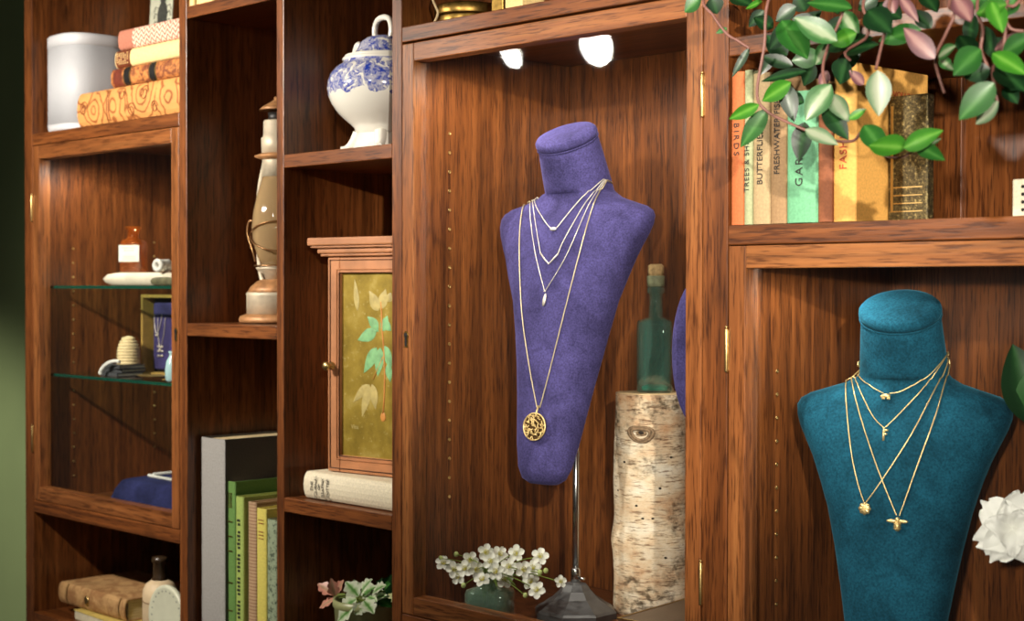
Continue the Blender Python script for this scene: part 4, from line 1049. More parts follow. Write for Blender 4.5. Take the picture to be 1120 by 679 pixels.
# ------------------------------------------------------------------ third bay: tureen, little cabinet, white book, plant
tx, ty = -1.700, 0.094; TZ3 = 0.1876; Tc = Vector((tx, ty, TZ3)); kk = ((1647*(ty+1.3)-1700*tx)/2367)/1700
def tz(py): return (314-py)*kk - TZ3
def blue_white():
    m, nt, bs, N = newmat('blue_and_white_china'); v = coords(nt)
    sx_ = nt.nodes.new('ShaderNodeSeparateXYZ'); nt.links.new(v, sx_.inputs[0]); Z = sx_.outputs[2]
    n = noise(nt, v, 48, 6, 0.62, 1.8); n2 = noise(nt, v, 130, 4, 0.6, 0.5)
    f = ramp(nt, n, [(0.41, (0,)*3), (0.45, (1,)*3), (0.53, (0.65,)*3), (0.57, (1,)*3)])
    g_ = ramp(nt, n2, [(0.45, (0,)*3), (0.55, (1,)*3)])
    zb0, zb1 = tz(108)-0.0, tz(73)
    wob = mp(nt, 'ADD', Z, mp(nt, 'MULTIPLY', mp(nt, 'SUBTRACT', noise(nt, v, 55, 3), 0.5), 0.035))
    band = mp(nt, 'MULTIPLY', mp(nt, 'GREATER_THAN', wob, zb0+0.004), mp(nt, 'LESS_THAN', Z, zb1+0.006))
    lid = mp(nt, 'MULTIPLY', mp(nt, 'GREATER_THAN', Z, tz(61)), mp(nt, 'LESS_THAN', Z, tz(36)))
    msk = mp(nt, 'MAXIMUM', band, lid)
    fac = mp(nt, 'MULTIPLY', msk, mp(nt, 'MULTIPLY', f, mp(nt, 'ADD', mp(nt, 'MULTIPLY', g_, .45), .6)))
    link(nt, mixc(nt, fac, srgb(230, 228, 216), srgb(38, 62, 160)), bs.inputs['Base Color'])
    bs.inputs['Roughness'].default_value = 0.12; return m
M['spode'] = blue_white()
tu = thing('tureen', 'blue and white footed china tureen with a looped lid handle in the upper third bay', 'tureen', Tc)
prof = [(.034, 149), (.039, 145), (.0405, 141), (.0455, 137), (.055, 131), (.064, 124), (.072, 115), (.0770, 106), (.0785, 98), (.0775, 90), (.0735, 82), (.066, 75), (.058, 71.5), (.0555, 69), (.0575, 66.5), (.0560, 65)]
MB().lathe([(r, tz(py)) for r, py in prof], Tc, 64).build('bowl', M['spode'], tu)
MB().lathe([(.0545, tz(66)), (.054, tz(62.5)), (.041, tz(60)), (.037, tz(56)), (.032, tz(48)), (.024, tz(43)), (.014, tz(40.5)), (.010, tz(40))], Tc, 48).build('lid', M['spode'], tu)
mb = MB(); mb.tube(spline([Tc+Vector((-.0165, .0, tz(43))), Tc+Vector((-.0185, 0, tz(33))), Tc+Vector((-.013, 0, tz(23))), Tc+Vector((0, 0, tz(20))), Tc+Vector((.013, 0, tz(23))), Tc+Vector((.0185, 0, tz(33))), Tc+Vector((.0165, 0, tz(43)))], 8), 0.0042, 12); mb.build('lid_handle', M['porcelain'], tu)
for s_ in (-1, 1):
    mb = MB(); mb.tube(spline([Tc+Vector((s_*.060, -.004, tz(75))), Tc+Vector((s_*.062, -.004, tz(63))), Tc+Vector((s_*.054, -.004, tz(50))), Tc+Vector((s_*.048, -.004, tz(47))), Tc+Vector((s_*.046, -.004, tz(56))), Tc+Vector((s_*.050, -.004, tz(68)))], 8), lambda t: .0058-.0025*abs(2*t-1), 12); mb.build('side_handle', M['porcelain'], tu)
MB().lathe([(.040, 0.004), (.043, 0.007), (.039, 0.016), (.036, tz(146))], Tc, 48).build('foot_ring', M['porcelain'], tu)
for k in range(4):
    a = PI/4 + k*PI/2; d = Vector((math.cos(a), math.sin(a), 0))
    mb = MB(); mb.tube(spline([Tc+d*.034+Vector((0, 0, tz(147))), Tc+d*.043+Vector((0, 0, .012)), Tc+d*.052+Vector((0, 0, .0055)), Tc+d*.060+Vector((0, 0, .0055))], 6), lambda t: .009-.0045*t, 12)
    mb.build('foot', M['porcelain'], tu)
# white book under the little cabinet
wz = -0.2978; wy = 0.020; wx0 = at(337, 540, wy).x; wt = at(345, 516, wy).z - wz
M['ivory'] = cloth('ivory_cloth', srgb(222, 212, 184))
bk = book('book', 'thick ivory book lying under the small wooden picture cabinet', 'book', XC0-wx0-0.003, wt, 0.20, M['ivory'], (wx0, wy, wz), (0, 0, 0), None, 0.008)
M['ink'] = plain('ink', srgb(48, 44, 40), .7)
for i, (s_, x, sz) in enumerate((('THE', .020, .0075), ('JOURNAL', .029, .0072), ('OF', .037, .0065), ('BEATRIX', .045, .0068), ('POTTER', .056, .0072))):
    Mx = Matrix.Translation((x, -0.0088, wt/2+0.001)) @ Matrix.Rotation(-PI/2, 4, 'Y') @ Matrix.Rotation(PI/2, 4, 'X')
    Mx = Matrix.Translation((x, -0.0088, wt/2)) @ Matrix(((0, -1, 0, 0), (0, 0, -1, 0), (1, 0, 0, 0), (0, 0, 0, 1)))
    text_part(s_, sz, M['ink'], bk, Mx)
# small wooden picture cabinet, turned slightly towards the viewer
cz0 = wz + wt + 0.0012
ang = math.radians(7); c0 = at(358.5, 400, 0.036)
pcab = thing('wall_cabinet', 'small moulded wooden cabinet with a gilded botanical door panel standing on the ivory book', 'cabinet', (c0.x, 0.036, cz0), (0, 0, ang))
Zc = (1647*1.336-1700*c0.x)/2367; chh = (314-281)*Zc/1700 - cz0; cw = min(0.172, (XC0-c0.x)/math.cos(ang)-0.010)
MB().box(0.001, cw-0.001, 0.016, 0.125, 0.0, chh, .001).build('case', M['pale_wood'], pcab, world=False)
fwid = 0.0235
for a, b in ((0, fwid), (cw-fwid, cw)): MB().box(a, b, 0, 0.016, 0, chh, .0015).build('door_stile', M['pale_wood'], pcab, world=False)
for a, b in ((0.0, fwid), (chh-fwid, chh)): MB().box(fwid, cw-fwid, 0.0003, 0.016, a, b, .0015).build('door_rail', M['pale_wood'], pcab, world=False)
M['dark_mould'] = plain('dark_moulding', srgb(70, 40, 24), .4)
def rectloop(i, y): return [(i, y, i), (cw-i, y, i), (cw-i, y, chh-i), (i, y, chh-i)]
mb = MB(); mb.tube(rectloop(0.0050, 0.0004), 0.0015, 6, True); mb.tube(rectloop(fwid-0.001, 0.0005), 0.0013, 6, True); mb.build('dark_beading', M['dark_mould'], pcab, world=False)
mb = MB(); mb.tube(rectloop(fwid-0.0055, 0.0000), 0.0016, 6, True); mb.build('bead_moulding', M['pale_wood'], pcab, world=False)
def gilt():
    m, nt, bs, N = newmat('gilded_glass'); v = coords(nt)
    n = noise(nt, v, 26, 5, .6); n2 = noise(nt, v, 160, 4, .7)
    c = ramp(nt, n, [(.3, srgb(128, 108, 36)), (.55, srgb(164, 140, 56)), (.75, srgb(192, 172, 96))])
    c = mixc(nt, ramp(nt, n2, [(.60, (0,)*3), (.70, (.6,)*3)]), c, srgb(206, 192, 132))
    link(nt, c, bs.inputs['Base Color']); bs.inputs['Roughness'].default_value = .38; bs.inputs['Metallic'].default_value = .35; return m
M['gilt'] = gilt()
MB().box(fwid-.001, cw-fwid+.001, 0.005, 0.008, fwid-.001, chh-fwid+.001).build('gilded_panel', M['gilt'], pcab, world=False)
# cornice
mb = MB()
for (o_, z0_, z1_) in ((0.010, chh, chh+.004), (0.014, chh+.004, chh+.0115), (0.023, chh+.0115, chh+.015), (0.027, chh+.015, chh+.0265)):
    mb.box(-o_, cw+min(o_, 0.006), -o_*0.55, 0.125, z0_+0.00005, z1_, .0022)
mb.build('cornice', M['pale_wood'], pcab, world=False)
mb = MB(); Mk = Matrix.Rotation(PI/2, 3, 'X'); kzz = (314-400)*Zc/1700 - cz0
mb.lathe([(.0056, 0), (.0058, .001), (.0026, .003), (.0026, .007), (.0060, .010), (.0066, .013), (.0046, .0158), (.001, .0165)], (0.0095, 0.0, kzz), 24, M=Mk); mb.build('knob', M['brass'], pcab, world=False)
mb = MB(); mb.box(0.0165, 0.0185, -.0006, 0.0003, kzz-.006, kzz+.003); mb.build('keyhole', M['dark_slot'], pcab, world=False)
# painted plant on the gilded panel: raised paint
M['p_green'] = plain('painted_leaf', srgb(120, 172, 118), .5, 0, .25, 90); M['p_pale'] = plain('painted_pale_leaf', srgb(176, 160, 98), .5, 0, .2, 90); M['p_orange'] = plain('painted_orange', srgb(196, 132, 62), .5)
def loc2(px, py):                      # place on the panel seen at this pixel
    d = ray(px, py); W = xf(pcab); iW = W.inverted(); o_ = iW @ CAM; dd = (iW.to_3x3() @ d); t = (0.0047-o_.y)/dd.y; q = o_+dd*t; return q
def pleaf(mb, a, b, w):
    A, B = loc2(*a), loc2(*b); d = B-A; s = Vector((-d.z, 0, d.x)).normalized(); n = 9; top, bot = [], []
    for k in range(n):
        t = k/(n-1); ww = w*math.sin(PI*min(1, t**.75))*kk; c_ = A+d*t; top.append(c_+s*ww); bot.append(c_-s*ww)
    mb.loft([[t_, (t_+b_)/2+Vector((0, -.0006, 0)), b_] for t_, b_ in zip(top, bot)], closed=False)
mb = MB()
for a, b, w in (((412, 362), (391, 372), 7), ((414, 360), (402, 346), 6), ((418, 362), (424, 345), 6), ((412, 380), (398, 408), 7), ((416, 380), (413, 412), 7), ((421, 378), (428, 405), 6), ((424, 398), (427, 418), 5), ((420, 352), (428, 362), 5), ((407, 352), (414, 363), 5)): pleaf(mb, a, b, w)
mb.build('painted_green_leaves', M['p_green'], pcab, world=False)
mb = MB()
for a, b, w in (((403, 420), (386, 440), 5), ((404, 420), (396, 456), 6), ((407, 420), (411, 448), 6), ((414, 340), (404, 318), 7), ((416, 338), (422, 316), 7), ((391, 340), (388, 305), 4), ((424, 330), (428, 320), 5)): pleaf(mb, a, b, w)
mb.build('painted_pale_leaves', M['p_pale'], pcab, world=False)
mb = MB(); mb.tube([loc2(*p) for p in ((417, 330), (418, 360), (420, 385), (421, 410), (420, 440), (419, 452))], .0011, 6)
mb.tube([loc2(*p) for p in ((419, 390), (408, 415))], .0007, 6); mb.ball(loc2(419, 456), .005, 1, .15, 1.3, 14); mb.build('painted_stem', M['p_orange'], pcab, world=False)
q = loc2(384, 466.5)
text_part('Vitis', .0085, M['p_pale'], pcab, Matrix.Translation((q.x, q.y, q.z)) @ Matrix.Rotation(PI/2, 4, 'X') @ Matrix.Shear('XY', 4, (0, 0)) , 'painted_caption', align='LEFT')
# ------------------------------------------------------------------ potted plant at the bottom of the third bay
pcx = at(402, 672, 0.075).x; pc = Vector((pcx, 0.075, SB)); ph = at(402, 668, 0.02).z - SB
pot = thing('potted_plant', 'potted plant with pink and white-green serrated leaves at the bottom of the third bay', 'plant', pc)
M['pot'] = plain('sage_glaze', srgb(146, 150, 104), .35, 0, .1, 40); M['soil'] = plain('soil', srgb(40, 28, 20), .9, 0, .3, 200, .5)
MB().lathe([(.034, 0), (.038, .004), (.047, ph-.012), (.049, ph-.010), (.049, ph), (.045, ph), (.043, ph-.012)], pc, 48, cap=False).build('pot', M['pot'], pot)
MB().lathe([(.042, ph-.014), (.02, ph-.008), (.001, ph-.007)], pc, 30).build('soil', M['soil'], pot)
def leafmat(name, edge, mid, centre, w=0.5, rough=.38, spots=0.0, coat=0.08):
    m, nt, bs, N = newmat(name)
    at_ = nt.nodes.new('ShaderNodeAttribute'); at_.attribute_name = 'across'
    n = noise(nt, coords(nt), 120, 4)
    f = mp(nt, 'ADD', at_.outputs['Fac'], mp(nt, 'MULTIPLY', mp(nt, 'SUBTRACT', n, 0.5), 0.35))
    c = ramp(nt, f, [(max(0, w-.22), centre), (w, mid), (min(1, w+.3), edge)])
    link(nt, c, bs.inputs['Base Color']); bs.inputs['Roughness'].default_value = rough
    bs.inputs['Coat Weight'].default_value = coat; bs.inputs['Coat Roughness'].default_value = 0.2
    bs.inputs['Subsurface Weight'].default_value = 0.0
    tl = nt.nodes.new('ShaderNodeBsdfTranslucent'); nt.links.new(c, tl.inputs[0]); mx = nt.nodes.new('ShaderNodeMixShader'); mx.inputs[0].default_value = .25
    out = [q for q in nt.nodes if q.type == 'OUTPUT_MATERIAL'][0]
    nt.links.new(bs.outputs[0], mx.inputs[1]); nt.links.new(tl.outputs[0], mx.inputs[2]); nt.links.new(mx.outputs[0], out.inputs[0])
    return m
M['lf_green'] = leafmat('leaf_green', srgb(38, 92, 34), srgb(46, 106, 38), srgb(70, 128, 56), .3)
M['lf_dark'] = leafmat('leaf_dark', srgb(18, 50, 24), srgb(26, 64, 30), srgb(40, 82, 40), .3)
M['lf_bright'] = leafmat('leaf_bright', srgb(56, 122, 32), srgb(72, 142, 38), srgb(104, 166, 62), .3)
M['lf_var'] = leafmat('leaf_variegated', srgb(52, 104, 50), srgb(96, 138, 86), srgb(160, 178, 142), .42)
M['lf_pale'] = leafmat('leaf_pale', srgb(96, 126, 92), srgb(134, 156, 122), srgb(160, 172, 144), .5)
M['lf_mauve'] = leafmat('leaf_mauve', srgb(108, 70, 76), srgb(140, 96, 98), srgb(168, 128, 122), .4)
M['lf_pink'] = leafmat('leaf_pink', srgb(206, 140, 120), srgb(214, 156, 134), srgb(186, 150, 120), .4)
M['lf_white'] = leafmat('leaf_white_green', srgb(214, 222, 196), srgb(176, 204, 150), srgb(86, 140, 62), .30)
M['vine'] = plain('vine_stem', srgb(122, 82, 72), .5, 0, .15)
def leaf(parent, A, B, w, mat, nrm, droop=0.12, fold=0.22, name='leaf', lobes=0, shape=0.42, n=16, mcol=6, tw=0.0):
    A, B = Vector(A), Vector(B); d = B-A; L_ = d.length; d.normalize(); nrm = Vector(nrm); nrm = (nrm - d*nrm.dot(d)).normalized(); s = d.cross(nrm)
    me_rows = []; acr = []
    for i in range(n+1):
        t = i/n; e = math.log(.5)/math.log(shape)
        ww = w*(math.sin(PI*min(1, t**e))**.85 if 0 < t < 1 else 0.02)
        if lobes: ww *= (0.62+0.38*abs(math.cos(PI*lobes*t)))
        if t == 0: ww = w*.05
        c_ = A + d*(L_*t) + nrm*(-droop*L_*(t*t-t*.9)*1.0)
        row = []
        for j in range(-mcol//2, mcol//2+1):
            q = j/(mcol//2); row.append(c_ + s*(ww*q) + nrm*(fold*ww*abs(q)**1.3 + tw*ww*q)); acr.append(abs(q))
        me_rows.append(row)
    mb = MB(); rws = mb.loft(me_rows, closed=False)
    vs = [v for r_ in rws for v in r_]; mb.bm.verts.index_update()
    vals = list(acr)
    o = mb.build(name, mat, parent)
    a_ = o.data.attributes.new('across', 'FLOAT', 'POINT')
    a_.data.foreach_set('value', vals[:len(o.data.vertices)])
    return o
stem_pts = MB(); crown = pc + Vector((0, 0, ph-.008)); lr = random.Random(4)
PL = [((366, 650), (347, 638), 7, 'lf_pink'), ((366, 652), (362, 632), 6, 'lf_pink'), ((368, 651), (376, 634), 6, 'lf_pink'), ((366, 655), (349, 665), 5, 'lf_pink'), ((370, 653), (378, 650), 5, 'lf_pink'),
      ((392, 652), (378, 636), 9, 'lf_white'), ((392, 650), (387, 634), 7, 'lf_white'), ((394, 650), (407, 633), 7, 'lf_white'), ((396, 652), (413, 641), 8, 'lf_white'), ((398, 655), (426, 652), 8, 'lf_white'),
      ((390, 655), (372, 668), 9, 'lf_white'), ((386, 664), (369, 680), 8, 'lf_white'), ((398, 657), (409, 671), 8, 'lf_white'), ((402, 652), (412, 658), 7, 'lf_white'), ((408, 648), (422, 640), 7, 'lf_white'), ((396, 660), (388, 672), 7, 'lf_white'),
      ((415, 650), (418, 632), 6, 'lf_dark'), ((420, 650), (428, 628), 7, 'lf_dark'), ((414, 655), (428, 664), 7, 'lf_green'), ((404, 662), (420, 668), 7, 'lf_green'), ((420, 646), (427, 638), 6, 'lf_green')]
for (a, b, w, mt) in PL:
    yy = 0.045 + lr.uniform(-.02, .02) + (0.03 if mt in ('lf_dark', 'lf_green') else 0) + (0.02 if mt == 'lf_pink' else 0)
    A = at(a[0], a[1], yy); B = at(b[0], b[1], yy - .006); nv = (CAM-A).normalized() + Vector((lr.uniform(-.4, .4), 0, .5))
    leaf(pot, A, B, w*1.25*kk, M[mt], nv, .15, .2, lobes=3, n=18)
    stem_pts.tube(spline([crown + Vector((lr.uniform(-.015, .015), lr.uniform(-.012, .012), -.004)), (crown+A)/2+Vector((0, 0, .006)), A], 5), .0009, 5)
stem_pts.build('stems', M['stem_green'], pot)
# ------------------------------------------------------------------ on the board above the middle cabinet
ZM = 0.3366
tcx = at(512, 10, 0.085).x; tc = Vector((tcx, 0.085, ZM)); rt = 0.042
tin = thing('brass_tin', 'low round brass tin on the board above the middle cabinet', 'tin', tc)
MB().lathe([(rt-.002, 0), (rt, .002), (rt, .016), (rt-.0008, .018)], tc, 56).build('tin_body', M['old_brass'], tin)
MB().lathe([(rt+.0015, .018), (rt+.0022, .0195), (rt+.0022, .030), (rt, .032), (.003, .033)], tc, 56).build('lid', M['old_brass'], tin)
bx0 = at(543, 6, 0.03).x
bb = thing('brass_box', 'small ribbed brass box right of the round tin above the middle cabinet', 'box', (bx0, 0.03, ZM))
MB().box(-.010, .012, 0, .05, 0, .034, .002).build('box_body', M['old_brass'], bb, world=False)
MB().box(-.011, .013, -.001, .051, .034, .040, .001).build('lid', M['old_brass'], bb, world=False)
bx0 = at(562, 4, 0.02).x
pb2 = thing('ring_box', 'small cream jewellery box right of the brass box above the middle cabinet', 'box', (bx0, 0.02, ZM))
MB().box(-.016, .014, 0, .04, 0, .016, .002).build('box_body', M['cream_cloth'], pb2, world=False)
MB().box(-.0165, .0145, -.0005, .0405, .0166, .030, .002).build('lid', M['white'], pb2, world=False)
cd = thing('cord', 'cream cord hanging at the left end of the board above the middle cabinet', 'cord', at(474, 24, 0.012))
c1 = at(474, 24, 0.012); c1.z = ZM+.0015
MB().tube(spline([c1+Vector((-.004, .004, 0)), c1+Vector((.004, 0, .002)), at(479, 14, .012), at(476, 6, .012), at(473, -4, .012), at(478, -20, .014), at(482, -40, .02)], 8), .0016, 8).build('cord', plain('cream_cord', srgb(196, 172, 130), .8, 0, .2, 300), cd)
# ------------------------------------------------------------------ upper right bay books
ZR = 0.0656; GR = 'books on the upper right shelf'; by = 0.006
M['orange_c'] = cloth('orange_cloth', srgb(190, 104, 56)); M['sageg'] = cloth('pale_sage_cloth', srgb(160, 166, 126)); M['buff'] = cloth('buff_cloth', srgb(176, 152, 112))
M['buff2'] = cloth('buff_brown_cloth', srgb(158, 126, 88)); M['mint'] = cloth('mint_green_cloth', srgb(112, 178, 134)); M['brn'] = cloth('russet_cloth', srgb(140, 82, 50)); M['amber_c'] = cloth('amber_yellow_cloth', srgb(224, 168, 84))
def spine_text(r, s_, h, T, size, frm, m, bulge=.004, up=True, sp=1.0):
    y = -bulge-0.0006
    if not up: Mx = Matrix.Translation((h*frm, y, T/2)) @ Matrix(((-1, 0, 0, 0), (0, 0, -1, 0), (0, -1, 0, 0), (0, 0, 0, 1)))
    # after the book is stood up local X is up and local Z points to -x
    if up: Mx = Matrix.Translation((h*frm, y, T/2)) @ Matrix(((1, 0, 0, 0), (0, 0, -1, 0), (0, 1, 0, 0), (0, 0, 0, 1)))
    return text_part(s_, size, m, r, Mx, spacing=sp)
def rbook(lab, a, b, py, mat, y=by, Wd=.115, sp=None, bulge=.0035):
    return standing('book', lab, a, b, py, y, Wd, mat, sp, bulge, GR, ZR)
r, h, T = rbook('orange-brown book with BIRDS down its spine, leftmost on the upper right shelf', 800.8, 814.3, 79, M['orange_c']); spine_text(r, 'BIRDS', h, T, .0095, .56, M['ink'], .0035, False, 1.5)
r, h, T = rbook('thin pale sage book with tiny lettering, right of the orange-brown book', 815, 823.8, 77, M['sageg']); spine_text(r, 'TREES & SHRUBS', h, T, .0085, .43, M['ink'], .0035, True, 1.15)
r, h, T = rbook('buff book lettered BUTTERFLIES on the upper right shelf', 824.4, 843, 80, M['buff']); spine_text(r, 'BUTTERFLIES', h, T, .0098, .44, M['ink'], .0035)
r, h, T = rbook('buff-brown book lettered FRESHWATER on the upper right shelf', 843.6, 861, 82, M['buff2']); spine_text(r, 'FRESHWATER FISHES', h, T, .0095, .62, M['ink'], .0035)
r, h, T = rbook('mint green book lettered GARDEN on the upper right shelf', 861.7, 895, 100, M['mint'], bulge=.006); spine_text(r, 'GARDEN', h, T, .0125, .50, M['ink'], .006, True, 1.3); 
r, h, T = rbook('russet book between the mint green and amber yellow books', 895.6, 911.5, 92, M['brn'])
r, h, T = rbook('large amber yellow book with red lettering on the upper right shelf', 912.2, 937, 70, M['amber_c'], .008, .13, None, .003)
M['red_ink'] = plain('red_ink', srgb(190, 74, 40), .7)
spine_text(r, 'FASHIONS', h, T, .012, .52, M['red_ink'], .003, True, 1.1)
q = Matrix.Translation((h*.83, .075, -0.0004)) @ Matrix.Rotation(PI, 4, 'X') @ Matrix.Rotation(PI/2, 4, 'Z')
text_part('VOLUME', .011, M['red_ink'], r, Matrix.Translation((h*.83, .085, -0.0006)) @ Matrix(((0, 1, 0, 0), (1, 0, 0, 0), (0, 0, -1, 0), (0, 0, 0, 1))), 'cover_text')
mb = MB(); mb.box(0.002, h*.72, .075, .10, -.0008, -.0002); mb.build('dark_cover_strip', plain('dark_strip', srgb(56, 28, 16), .6), r, world=False)
gx0, gx1 = at(971, 170, .06).x, at(1015, 170, .06).x; gh = at(990, 104, .06).z - ZR
def foil():
    m, nt, bs, N = newmat('glitter_foil'); v = coords(nt)
    n = noise(nt, v, 260, 5, .8); c = ramp(nt, n, [(.38, srgb(44, 38, 22)), (.55, srgb(92, 80, 48)), (.68, srgb(200, 180, 120))])
    link(nt, c, bs.inputs['Base Color']); bs.inputs['Metallic'].default_value = .6; bs.inputs['Roughness'].default_value = .35; bump(nt, bs, n, .8, .001); return m
M['foil'] = foil()
gt = thing('foil_box', 'glittering gold foil covered box standing right of the amber yellow book', 'box', (gx0, .06, ZR))
MB().box(0, gx1-gx0, 0, .012, 0, gh, .002).build('box_body', M['foil'], gt, world=False)
mb = MB()
for k in range(4): mb.box(.006, gx1-gx0-.006, -.0008, .0002, .010+.008*k, .011+.008*k)
for k in range(2): mb.box(.004+.001*k, .0055+.001*k, -.0008, .0002, .01, gh-.01)
mb.build('embossed_lines', M['brass'], gt, world=False)
dx0 = at(1107, 214, .05).x; dh = at(1107, 196, .05).z-ZR
dm = thing('domino_block', 'small cream block with dark pips at the right end of the upper right shelf', 'block', (dx0, .05, ZR))
MB().box(0, .022, 0, .012, 0, dh, .0015).build('block', M['ivory'], dm, world=False)
for k in range(4):
    mb = MB(); mb.lathe([(.0017, 0), (.0017, .0006)], (.011, 0, dh*(.2+.2*k)), 14, M=Matrix.Rotation(PI/2, 3, 'X')); mb.build('pip', M['dark_slot'], dm, world=False)
# ------------------------------------------------------------------ trailing plant over the upper right bay
ppc = Vector((-0.63, 0.13, 0.2626))
tp = thing('trailing_plant', 'trailing plant with green, variegated and mauve leaves hanging over the upper right shelf', 'plant', ppc)
MB().lathe([(.040, 0), (.044, .004), (.056, .085), (.060, .087), (.060, .100), (.055, .100), (.053, .088)], ppc, 48, cap=False).build('pot', plain('terracotta', srgb(150, 84, 56), .8, 0, .1, 30), tp)
MB().lathe([(.052, .084), (.02, .09), (.001, .091)], ppc, 30).build('soil', M['soil'], tp)
vr = random.Random(9)
LV = [ # base, tip, half width px, material, depth
 ((766, -3), (750, 12), 8, 'lf_green', -.10), ((779, -2), (784, 14), 8, 'lf_dark', -.09), ((795, 31), (784, 36), 2.5, 'lf_green', -.10), ((819, 53), (802, 82), 3.5, 'lf_dark', -.09),
 ((833, 2), (817, 9), 4, 'lf_bright', -.05), ((856, 24), (881, 61), 13, 'lf_green', -.12), ((862, 30), (843, 52), 9, 'lf_dark', -.10), ((914, 44), (872, 21), 10, 'lf_var', -.15),
 ((930, 9), (886, 3), 8, 'lf_green', -.14), ((922, 14), (938, 40), 8, 'lf_var', -.10), ((936, 37), (911, 47), 8, 'lf_bright', -.14), ((905, 53), (951, 42), 9, 'lf_dark', -.12),
 ((906, 50), (893, 69), 8, 'lf_var', -.10), ((925, 65), (919, 90), 11, 'lf_dark', -.11), ((866, 72), (835, 62), 6, 'lf_dark', -.06), ((880, 78), (836, 88), 6, 'lf_dark', -.09),
 ((864, 91), (836, 109), 8, 'lf_bright', -.10), ((829, 115), (800, 129), 6, 'lf_bright', -.15), ((838, 121), (812, 158), 8, 'lf_green', -.13), ((858, 92), (868, 130), 8, 'lf_dark', -.08),
 ((908, 94), (883, 129), 13, 'lf_var', -.13), ((908, 104), (927, 131), 8, 'lf_pale', -.12), ((903, 116), (926, 150), 9, 'lf_dark', -.12), ((880, 135), (874, 173), 9, 'lf_dark', -.10),
 ((882, 142), (914, 157), 7, 'lf_pale', -.15), ((929, 130), (946, 120), 4, 'lf_bright', -.14), ((950, 12), (973, 34), 12, 'lf_dark', -.14), ((1006, 33), (964, 44), 9, 'lf_green', -.13),
 ((1021, 63), (991, 33), 9, 'lf_mauve', -.16), ((925, 56), (958, 49), 8, 'lf_dark', -.12), ((1045, -2), (1061, 22), 10, 'lf_mauve', -.13), ((1100, 5), (1070, 14), 9, 'lf_bright', -.15),
 ((1085, 3), (1096, 33), 9, 'lf_bright', -.15), ((1072, 55), (1045, 80), 13, 'lf_green', -.16), ((1027, 62), (1044, 51), 7, 'lf_var', -.15), ((1082, 76), (1056, 84), 9, 'lf_dark', -.13),
 ((1086, 92), (1052, 128), 12, 'lf_green', -.17), ((1091, 112), (1069, 134), 8, 'lf_pale', -.15), ((1076, 30), (1089, 65), 7, 'lf_dark', -.10), ((1064, 16), (1060, 50), 7, 'lf_dark', -.08),
 ((1087, 59), (1121, 80), 9, 'lf_bright', -.16), ((1098, 58), (1128, 40), 10, 'lf_green', -.14), ((1090, 72), (1120, 98), 11, 'lf_dark', -.12), ((1089, 54), (1119, 37), 6, 'lf_mauve', -.12),
 ((960, 79), (961, 123), 11, 'lf_pale', -.15), ((946, 138), (966, 166), 10, 'lf_green', -.15), ((990, 162), (953, 159), 12, 'lf_bright', -.17), ((990, 161), (1028, 144), 9, 'lf_bright', -.18),
 ((1004, 160), (1031, 174), 7, 'lf_green', -.16), ((1012, 160), (1028, 152), 3.5, 'lf_var', -.15), ((1028, 64), (1042, 76), 5, 'lf_var', -.13), ((870, 8), (850, 22), 8, 'lf_dark', -.07),
 ((835, 12), (820, 28), 6, 'lf_dark', -.02), ((900, -4), (916, 14), 9, 'lf_dark', -.10), ((985, -3), (1003, 22), 5, 'lf_mauve', -.12), ((972, -2), (978, 13), 7, 'lf_mauve', -.12),
 ((1010, -5), (1024, 12), 8, 'lf_dark', -.08), ((1112, -3), (1098, 16), 8, 'lf_green', -.12), ((890, 70), (880, 92), 7, 'lf_dark', -.06), ((1100, 95), (1112, 112), 7, 'lf_dark', -.08), ((880, 12), (872, -6), 8, 'lf_dark', -.06), ((846, 60), (833, 80), 5, 'lf_dark', -.04),

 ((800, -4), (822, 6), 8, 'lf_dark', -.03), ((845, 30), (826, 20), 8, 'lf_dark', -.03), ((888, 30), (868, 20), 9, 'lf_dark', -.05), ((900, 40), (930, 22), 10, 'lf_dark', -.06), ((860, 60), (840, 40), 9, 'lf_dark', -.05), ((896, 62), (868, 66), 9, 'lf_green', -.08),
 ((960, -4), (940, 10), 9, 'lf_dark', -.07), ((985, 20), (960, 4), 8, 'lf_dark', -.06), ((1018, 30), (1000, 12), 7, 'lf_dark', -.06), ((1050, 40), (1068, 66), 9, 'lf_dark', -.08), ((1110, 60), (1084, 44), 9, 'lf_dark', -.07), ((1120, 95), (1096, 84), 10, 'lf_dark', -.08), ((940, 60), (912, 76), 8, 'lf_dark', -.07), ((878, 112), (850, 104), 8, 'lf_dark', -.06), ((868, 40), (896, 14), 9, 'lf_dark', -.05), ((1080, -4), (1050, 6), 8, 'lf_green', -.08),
 ((944, 92), (930, 78), 5, 'lf_mauve', -.10), ((905, 78), (898, 95), 5, 'lf_mauve', -.08)]
for (a, b, w, mt, yy) in LV:
    A = at(a[0], a[1], yy); B = at(b[0], b[1], yy - vr.uniform(-.006, .012)); Zq = -(R.transposed() @ (A-CAM)).z
    nv = (CAM-A).normalized() + Vector((vr.uniform(-.35, .35), vr.uniform(-.2, .2), .35 + vr.uniform(-.2, .3)))
    C_ = (A+B)/2; A2 = C_+(A-C_)*1.08; B2 = C_+(B-C_)*1.18
    leaf(tp, A2, B2, w*Zq/F*1.30, M[mt], nv, .10, .13)
hub = ppc + Vector((0, 0, .092))
